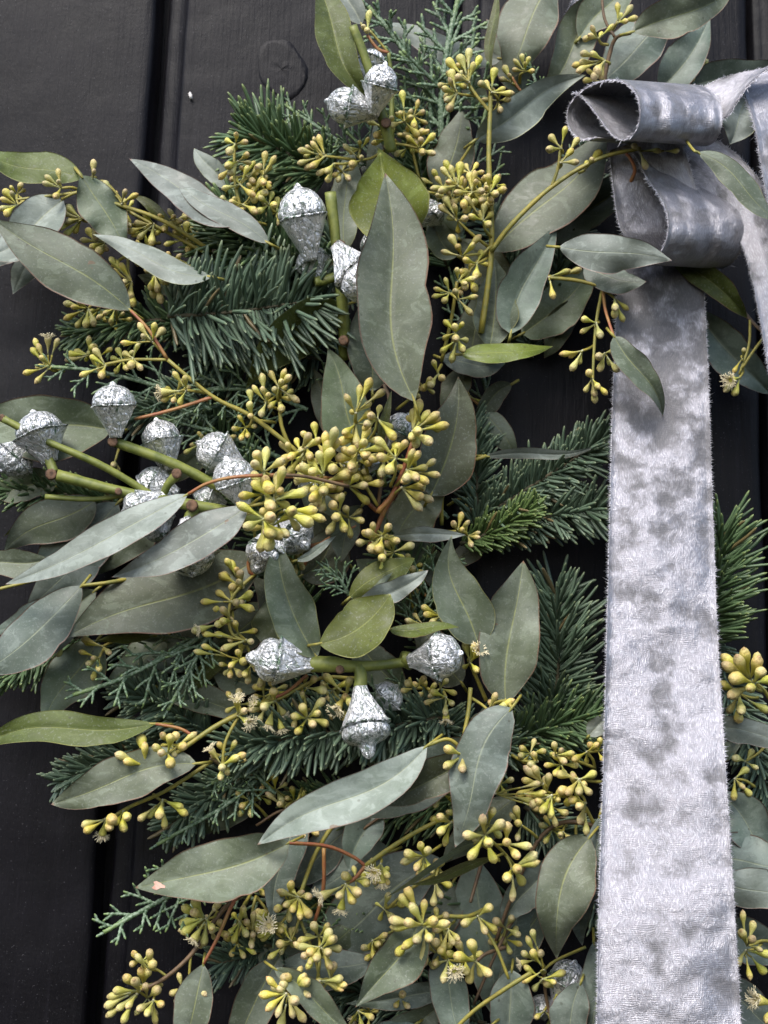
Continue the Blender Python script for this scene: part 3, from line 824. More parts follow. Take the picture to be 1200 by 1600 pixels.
sprig('G', 'eucalyptus sprig with a broad upright wet-marked leaf and a star of buds below it', (800, 1100, 170))
sprig('H', 'eucalyptus sprig with scattered buds on a red-brown stem at the bottom left', (405, 1380, 130))
sprig('I', 'eucalyptus sprig with a round star of fat yellow buds at the bottom edge', (520, 1625, 120))
sprig('J', 'eucalyptus sprig with the brightest yellow bud star over a spotted sage leaf near the bottom', (760, 1420, 120))
sprig('K', 'eucalyptus sprig with one wide open cream flower among buds near the bottom edge', (790, 1480, 130))
sprig('L', 'eucalyptus sprig with a broad rounded leaf touching the lower ribbon and buds above it', (930, 1290, 140))
sprig('M', 'eucalyptus sprig with small dull buds at the bottom edge just left of the ribbon', (915, 1480, 110))
sprig('N', 'eucalyptus sprig with bluish leaves and buds at the bottom right of the ribbon', (1225, 1480, 110))
sprig('O', 'eucalyptus sprig with a large pale bud cluster at the right edge beside the ribbon', (1215, 1120, 110))
sprig('P', 'eucalyptus sprig with two leaves seen edge-on above the bright yellow bud star', (775, 1335, 170))

LV = '''a 132,277 -30,232 52 -9 135 120 -10 oy
a 126,274 196,392 66 -4 160 150 15 sr
a 99,311 -22,402 74 -8 140 150 -20 pr
a 60,398 20,460 42 6 100 96 10 br
a 30,372 -30,420 60 5 90 90 0 pr
b 204,485 -12,342 88 4 185 210 -12 sr
c 331,433 145,366 40 -7 178 160 -25 py
c 268,348 206,305 18 3 110 100 10 oy
c 348,366 288,338 25 2 95 90 10 oy
c 40,350 118,322 34 -3 80 80 0 br
d 395,345 202,248 54 -9 172 150 -30 pr
d 420,380 272,274 38 -5 190 185 -25 pr
d 352,296 303,232 34 3 110 110 10 py
e 499,-25 579,153 58 14 150 190 15 oy
e 565,38 528,-30 42 0 130 120 0 py
f 785,92 582,34 44 -7 70 80 -10 pr
f 716,372 668,336 44 4 90 110 0 sr
g 768,112 776,-20 17 -3 150 150 40 or
g 868,-35 792,128 88 6 90 100 -10 sr
g 938,-10 838,158 66 -6 75 70 10 sr
g 815,150 760,30 60 5 50 50 0 sr
h 768,392 946,205 98 12 120 120 20 sr
h 850,385 1000,245 66 8 80 90 10 sr
i 742,219 916,117 58 -7 150 140 -30 py
i 688,305 722,166 68 5 110 110 -8 sr
j 538,395 548,232 54 -4 120 120 10 sy
j 583,305 586,190 28 3 90 90 0 sr
j 640,380 594,238 128 -10 190 182 22 vy
j 668,300 590,230 46 -14 165 168 10 vy
j 715,400 668,345 50 -4 100 110 0 sy
k 648,628 602,270 119 -14 262 250 -6 sr
k 575,705 512,543 78 -6 150 165 8 sr
k 582,612 566,465 66 3 140 140 0 sr
k 672,775 716,588 92 14 150 165 -12 dr
k 596,700 612,610 15 -3 190 190 20 or
l 536,478 384,608 78 20 150 170 38 oy
l 522,695 490,575 48 5 80 90 0 sr
m 765,545 773,403 70 5 130 120 12 sy
m 798,522 872,347 70 -9 145 150 -12 br
m 720,554 864,541 31 3 160 150 35 vy
m 690,560 792,562 44 9 110 100 20 br
m 735,590 750,440 70 0 80 80 0 sr
n 815,522 925,420 76 8 70 70 0 sr
n 873,386 1050,407 62 -2 205 275 -12 pr
n 912,415 1010,440 50 8 160 215 15 br
n 959,525 1036,651 44 -7 215 200 10 sr
o 1046,404 1168,498 42 -11 150 160 -18 or
o 1090,482 1205,616 66 7 60 60 0 br
p 1090,238 1212,345 42 -8 322 322 8 sy
p 1168,150 1140,226 70 0 70 70 0 py
p 1080,134 1235,88 56 8 90 90 -8 br
q 987,50 1150,-20 66 6 185 180 -14 sr
q 938,130 1068,20 80 -6 120 120 8 br
q 1030,138 1110,24 64 10 95 95 0 br
q 905,60 990,-40 60 0 80 80 0 sr
r 176,672 -45,642 104 -8 140 140 -8 sr
s 150,782 6,862 72 6 120 115 10 sr
s 66,802 6,838 15 2 130 130 30 oy
s 76,873 -35,878 46 -4 130 130 -10 sr
s 185,785 62,935 92 8 95 95 10 br
s 260,790 150,900 70 6 80 80 0 sr
t 294,772 8,913 54 -7 285 265 -24 pr
t 388,791 174,902 66 -9 290 280 -20 pr
u 405,872 102,996 118 -4 165 170 -6 sr
v 128,915 -28,1052 82 -8 190 190 -14 br
v 150,922 15,1040 66 2 150 140 5 sr
w 152,1000 68,1134 80 4 115 125 -10 sr
w 240,993 146,1004 17 2 140 140 40 oy
w 258,998 162,1075 58 -5 100 100 5 sr
x 243,1131 -35,1168 52 12 180 190 -20 oy
y 248,1074 392,1124 48 -4 100 95 10 sr
y 355,1012 296,1088 28 3 120 120 25 or
y 332,1048 415,1064 52 8 95 95 0 sr
z 496,1028 433,843 72 -14 205 225 -10 sy
z 442,1010 424,932 76 -4 160 160 20 dy
z 498,1006 610,928 84 16 235 240 24 oy
z 545,935 648,872 46 -6 180 185 20 oy
z 558,945 669,891 36 6 200 210 -20 pr
z 572,933 614,894 16 2 190 195 0 sr
z 608,983 717,980 22 0 210 220 40 or
A 748,1008 706,836 84 -14 155 165 -12 sy
A 790,1100 818,876 98 -6 150 150 8 sr
B 566,790 533,878 44 9 140 140 20 sr
B 612,838 728,836 24 -3 165 160 -25 pr
B 620,838 700,755 78 -10 130 125 10 dr
B 462,876 526,837 15 3 190 190 30 pr
B 470,900 535,820 76 8 110 110 0 dr
B 660,900 600,780 70 0 85 85 0 sr
C 758,713 943,692 18 7 120 110 -30 pr
C 750,634 806,722 38 -6 60 60 0 sr
D 308,1193 80,1257 74 10 190 195 -10 sr
E 452,1317 211,1387 98 -10 190 200 -14 sr
E 466,1250 427,1444 58 6 130 135 0 br
F 668,1165 402,1320 74 -8 225 265 -18 pr
F 770,1180 562,1278 84 10 165 165 8 br
F 762,1172 588,1257 60 -3 195 195 10 dr
G 800,1106 711,1324 86 14 235 245 -10 br
H 318,1506 275,1660 62 -5 170 175 10 sr
I 440,1490 362,1650 66 4 100 100 0 sr
I 428,1513 552,1622 46 -4 190 185 10 sr
I 432,1512 600,1495 70 8 95 90 0 br
J 655,1440 555,1574 76 -7 160 170 -8 sr
J 695,1345 492,1492 118 6 90 90 0 br
J 700,1545 540,1568 40 -3 120 115 0 br
J 560,1655 700,1560 60 8 80 80 0 sr
K 690,1475 728,1640 60 5 155 155 -10 br
K 742,1340 768,1585 94 -5 85 85 0 br
K 800,1515 800,1660 72 4 120 120 0 br
K 850,1420 780,1530 60 5 70 70 0 sr
L 922,1308 870,1499 94 22 190 205 -10 sr
L 937,1275 910,1478 50 6 165 170 15 br
M 928,1470 926,1660 66 -4 150 150 0 br
M 908,1535 880,1660 62 3 165 165 0 br
N 1125,1240 1200,1352 68 -8 110 110 5 br
N 1110,1342 1245,1352 88 2 140 140 8 br
N 1120,1375 1255,1420 66 -5 165 160 -10 pr
O 1100,1140 1260,1156 42 -2 150 150 -14 pr
O 920,1150 955,1110 30 0 120 120 0 py
O 1090,1190 1160,1160 40 0 80 80 0 sr
P 745,1316 603,1402 10 3 220 220 55 sy
P 772,1340 638,1382 17 -4 215 215 50 or
E 590,1262 545,1362 58 5 110 110 0 br
H 470,1340 400,1400 50 4 90 90 0 sr
J 612,1330 478,1404 72 5 84 84 5 br
J 806,1245 690,1352 62 6 88 88 0 sr
K 708,1378 606,1506 92 -6 66 66 0 sr
K 826,1388 796,1536 72 6 74 74 0 br
I 486,1420 378,1544 80 6 76 76 0 sr
E 562,1286 428,1384 62 -5 86 92 10 br
L 862,1345 786,1452 60 5 95 95 0 br
J 650,1600 505,1690 70 0 100 100 0 br
H 395,1590 300,1700 60 0 90 90 0 br
z 476,1012 392,900 70 8 118 124 10 dr
B 648,962 556,874 64 5 92 92 0 sr
B 560,1000 640,1090 62 5 80 80 0 sr
u 428,948 322,1010 66 -5 96 96 0 dr
A 722,1068 636,972 64 6 92 98 0 sr
y 306,1046 214,1006 56 4 84 84 0 br
v 120,960 -10,985 60 4 96 96 0 br
s 170,850 40,955 70 5 84 84 0 br
r 90,760 -20,770 50 4 84 84 0 sr
f 800,470 716,372 70 6 74 74 0 dr
l 470,520 405,470 40 4 50 50 0 dr
f 690,330 655,200 46 4 60 60 15 dr
g 760,170 700,80 36 4 50 50 20 sr
h 905,470 850,560 44 6 60 60 20 dr
B 545,880 470,800 46 6 110 110 30 dr
A 700,930 650,850 44 5 80 80 25 dr
m 800,600 740,660 34 6 60 60 25 dr
c 300,470 215,430 34 4 80 80 20 sr
b 330,700 250,760 40 4 80 80 20 dr
w 330,1010 260,960 40 5 90 90 25 dr
D 400,1250 310,1310 44 5 80 80 20 sr
I 560,1440 470,1540 50 8 92 92 25 dr
K 770,1600 690,1680 40 4 150 150 20 sr
B 520,830 470,760 46 5 90 90 10 sr
B 690,640 735,560 44 4 90 90 10 dr
C 700,880 770,830 34 4 60 60 10 dr
k 560,720 500,640 50 5 100 100 10 dr
l 420,640 350,600 36 4 60 60 15 dr
e 640,330 560,250 44 4 60 60 15 dr
u 330,900 260,850 50 4 110 110 10 sr
x 250,1180 180,1120 40 4 80 80 15 dr
F 640,1200 560,1180 40 4 90 90 15 dr
N 1130,1450 1240,1500 70 0 90 90 0 br
N 1120,1540 1230,1620 70 0 90 90 0 br'''
for L in LV.split('\n'):
    k, b, t, w, bend, d0, d1, roll, tone = L.split()
    bx, by = map(float, b.split(',')); tx, ty = map(float, t.split(','))
    lf = add_leaf(k, bx, by, tx, ty, float(w), float(bend), float(d0), float(d1), float(roll), tone, **({'pet': (1068, 214, 235)} if (k, tx) == ('p', 1212) else {}))
    if (k, tx, ty) == ('E', 211, 1387): blemish(lf, 247, 1384, 9)

# stems: sprig, material, radii, points
ST = '''a 0 3.6,2.6 330,392,110 255,345,128 180,318,138 128,300,148 96,311,142
a 0 2.4,2 128,300,148 60,308,140 22,312,138
a 0 2.4,2 200,325,130 165,285,140 146,288,140
a 0 3,2.6 330,400,95 260,362,105 200,330,110
b 0 4,3 500,735,150 400,655,170 333,620,180 262,562,188
b 1 3,2.4 262,562,188 232,515,190 204,485,186
b 1 3,2.6 333,620,180 270,640,176 210,655,172
b 0 2.6,2.2 262,562,188 205,562,176 160,570,170
c 0 3,2.4 332,434,130 260,400,110 200,400,110 170,420,112
d 0 3.2,2.2 420,385,110 385,345,140 368,290,150 366,225,155
e 3 4.4,3 612,225,130 612,130,140 607,82,150
e 1 2.8,2.4 607,82,150 590,76,155 574,55,158
e 0 2.2,2 607,82,150 590,62,155 578,48,160
f 0 5,3 752,520,140 768,390,160 764,250,172 766,170,176 767,140,178
f 0 3,2.4 766,175,176 745,150,178 733,132,180
f 0 2.6,2.2 770,380,160 740,415,165 722,445,170
g 1 2.6,2 835,160,90 812,140,96 800,120,100
h 0 4.2,3 768,392,165 800,350,182 862,292,200 935,248,215 1000,232,228
h 0 2.8,2.2 862,292,200 872,262,205 876,228,208
h 1 3,2.6 985,285,205 992,265,222 984,246,226 978,240,226
i 0 2.6,2.2 690,300,120 715,260,130 742,219,150
k 1 4.6,3.6 590,800,190 612,775,200 628,740,205 645,690,212
k 0 3,2.4 590,790,190 552,720,200 556,650,205
k 2 3,2.6 590,800,180 608,640,170 600,600,165
l 0 3.6,3 478,730,120 455,700,150 440,665,160 437,628,165
m 0 3,2.6 690,565,120 705,500,135 714,440,150
n 0 3.4,2.8 857,433,170 900,438,172 942,448,178
n 1 2.8,2.2 942,448,178 945,480,190 952,505,205 959,525,215
n 0 2.8,2.2 942,448,178 932,500,180 928,550,184 926,600,186
o 2 3.4,2.8 1100,400,110 1160,485,130 1200,525,140 1240,540,140
o 0 2.6,2.2 1195,525,138 1175,552,142 1160,575,146
o 0 2.4,2 1172,500,135 1170,540,140 1155,585,146
q 2 4,2.6 940,150,130 950,95,140 962,60,150 985,52,180
q 2 2.6,2.2 962,60,150 945,30,150 940,-10,150
t 2 3,2.6 545,760,230 480,745,262 440,742,285
t 1 3,2.6 440,742,292 370,745,300 325,755,292 294,772,285
t 0 3,2.6 450,770,280 415,785,288 388,791,290
u 1 3.4,2.6 500,850,150 440,865,165 398,897,180 388,880,184 400,850,180
u 0 3,2.2 398,897,180 362,935,190 360,985,192 384,1003,194
v 0 3.6,3 200,905,170 165,911,188 128,915,190
v 0 3,2.4 60,905,150 0,920,160 -20,925,160
v 2 2.8,2.2 150,925,140 122,965,135 98,1005,130
x 0 4.6,3 420,1095,170 345,1130,180 285,1170,188 225,1210,185
x 1 3,2.4 302,1150,185 280,1138,184 243,1131,180
x 0 2.8,2.4 372,1120,175 352,1160,180 347,1200,180
y 0 3.2,2.4 555,1060,140 500,1060,150 440,1090,160 415,1095,165
y 1 3,2.4 480,1055,150 450,1080,160 425,1092,164
A 0 3.4,3 760,1095,120 745,1060,125 732,1030,130
B 1 4.4,3.2 575,860,150 600,800,160 625,760,165
B 1 3.4,2.8 590,800,160 540,755,170 490,745,178 440,745,170
B 1 3,2.4 470,890,120 500,850,130 560,820,140
C 0 3.4,2.8 690,820,90 692,770,108 712,732,118 760,712,120
C 1 2.4,2 770,660,60 745,630,65 725,615,70
D 0 3.4,2.6 330,1190,160 260,1235,170 200,1262,176 165,1285,178
E 1 3.2,2.8 452,1317,190 510,1322,178 550,1338,172 571,1353,168
E 0 4.2,3.4 571,1353,168 610,1325,170 650,1300,172 700,1275,170
E 1 3.4,2.8 571,1353,168 555,1372,170 540,1382,172
E 1 3.4,3 506,1325,140 505,1390,132 492,1440,128
E 0 4,3.4 560,1240,110 520,1290,118 490,1340,124 468,1402,130
F 0 3.6,3 735,1075,170 732,1110,180 725,1150,205 723,1180,215
F 0 3.4,2.8 723,1172,212 700,1155,220 668,1165,225
G 0 3,2.4 800,1106,200 790,1095,190 768,1100,180
G 0 3,2.4 810,1360,150 785,1330,190 760,1306,210
H 2 4.2,3 405,1380,130 350,1420,145 300,1490,160 255,1530,168 218,1548,172
H 1 3.2,2.6 385,1380,150 362,1415,165 340,1465,170 318,1506,170
H 0 2.4,2 298,1492,160 296,1520,160 297,1536,160
H 0 2.4,2 260,1525,166 245,1515,168 233,1514,170
I 0 3,2.4 520,1625,120 495,1560,140 500,1500,150
J 0 4,3 760,1420,120 730,1432,150 690,1432,160 664,1444,170
J 2 3.2,2.6 752,1350,120 742,1385,130 735,1410,140
K 0 4,3.4 830,1520,180 790,1545,178 740,1580,172 700,1620,165
K 2 3.4,2.8 790,1480,130 760,1490,140 745,1502,146
K 0 3,2.6 748,1435,140 775,1480,150 795,1530,152
L 2 4,3 930,1290,140 880,1285,130 840,1315,125 800,1400,110 775,1470,100
L 0 3,2.4 930,1290,140 905,1250,150 862,1243,160
L 0 2.8,2.4 940,1222,150 920,1220,155 905,1218,160
M 0 2.8,2.2 915,1480,110 870,1500,125 850,1515,135
M 2 3,2.4 860,1590,110 852,1550,120 850,1515,130
N 0 3,2.4 1225,1480,110 1195,1470,135 1167,1477,150
O 0 3.4,2.8 1215,1120,110 1195,1080,140 1172,1062,160
H 0 3,2.2 430,1330,100 390,1400,108 372,1440,112 370,1475,105
E 0 2.6,2 480,1300,100 440,1340,102 405,1378,105
E 2 2.8,2.2 560,1260,92 500,1270,98 445,1265,104 400,1290,100
J 0 3,2.4 690,1360,104 640,1390,108 605,1420,110
K 2 3,2.4 830,1400,90 800,1440,100 770,1500,108 740,1570,110
I 0 2.8,2.2 470,1440,110 490,1490,120 500,1533,140
F 2 3,2.4 780,1210,110 700,1235,120 620,1262,124 560,1300,118
z 1 2.8,2.2 700,960,100 650,920,112 600,905,118
P 0 2,1.6 775,1335,170 760,1325,205 745,1316,220
P 0 2,1.6 775,1335,170 780,1345,205 772,1340,215'''
for L in ST.split('\n'):
    q = L.split()
    add_stem(q[0], int(q[1]), [float(x) for x in q[2].split(',')], [tuple(float(x) for x in p.split(',')) for p in q[3:]])

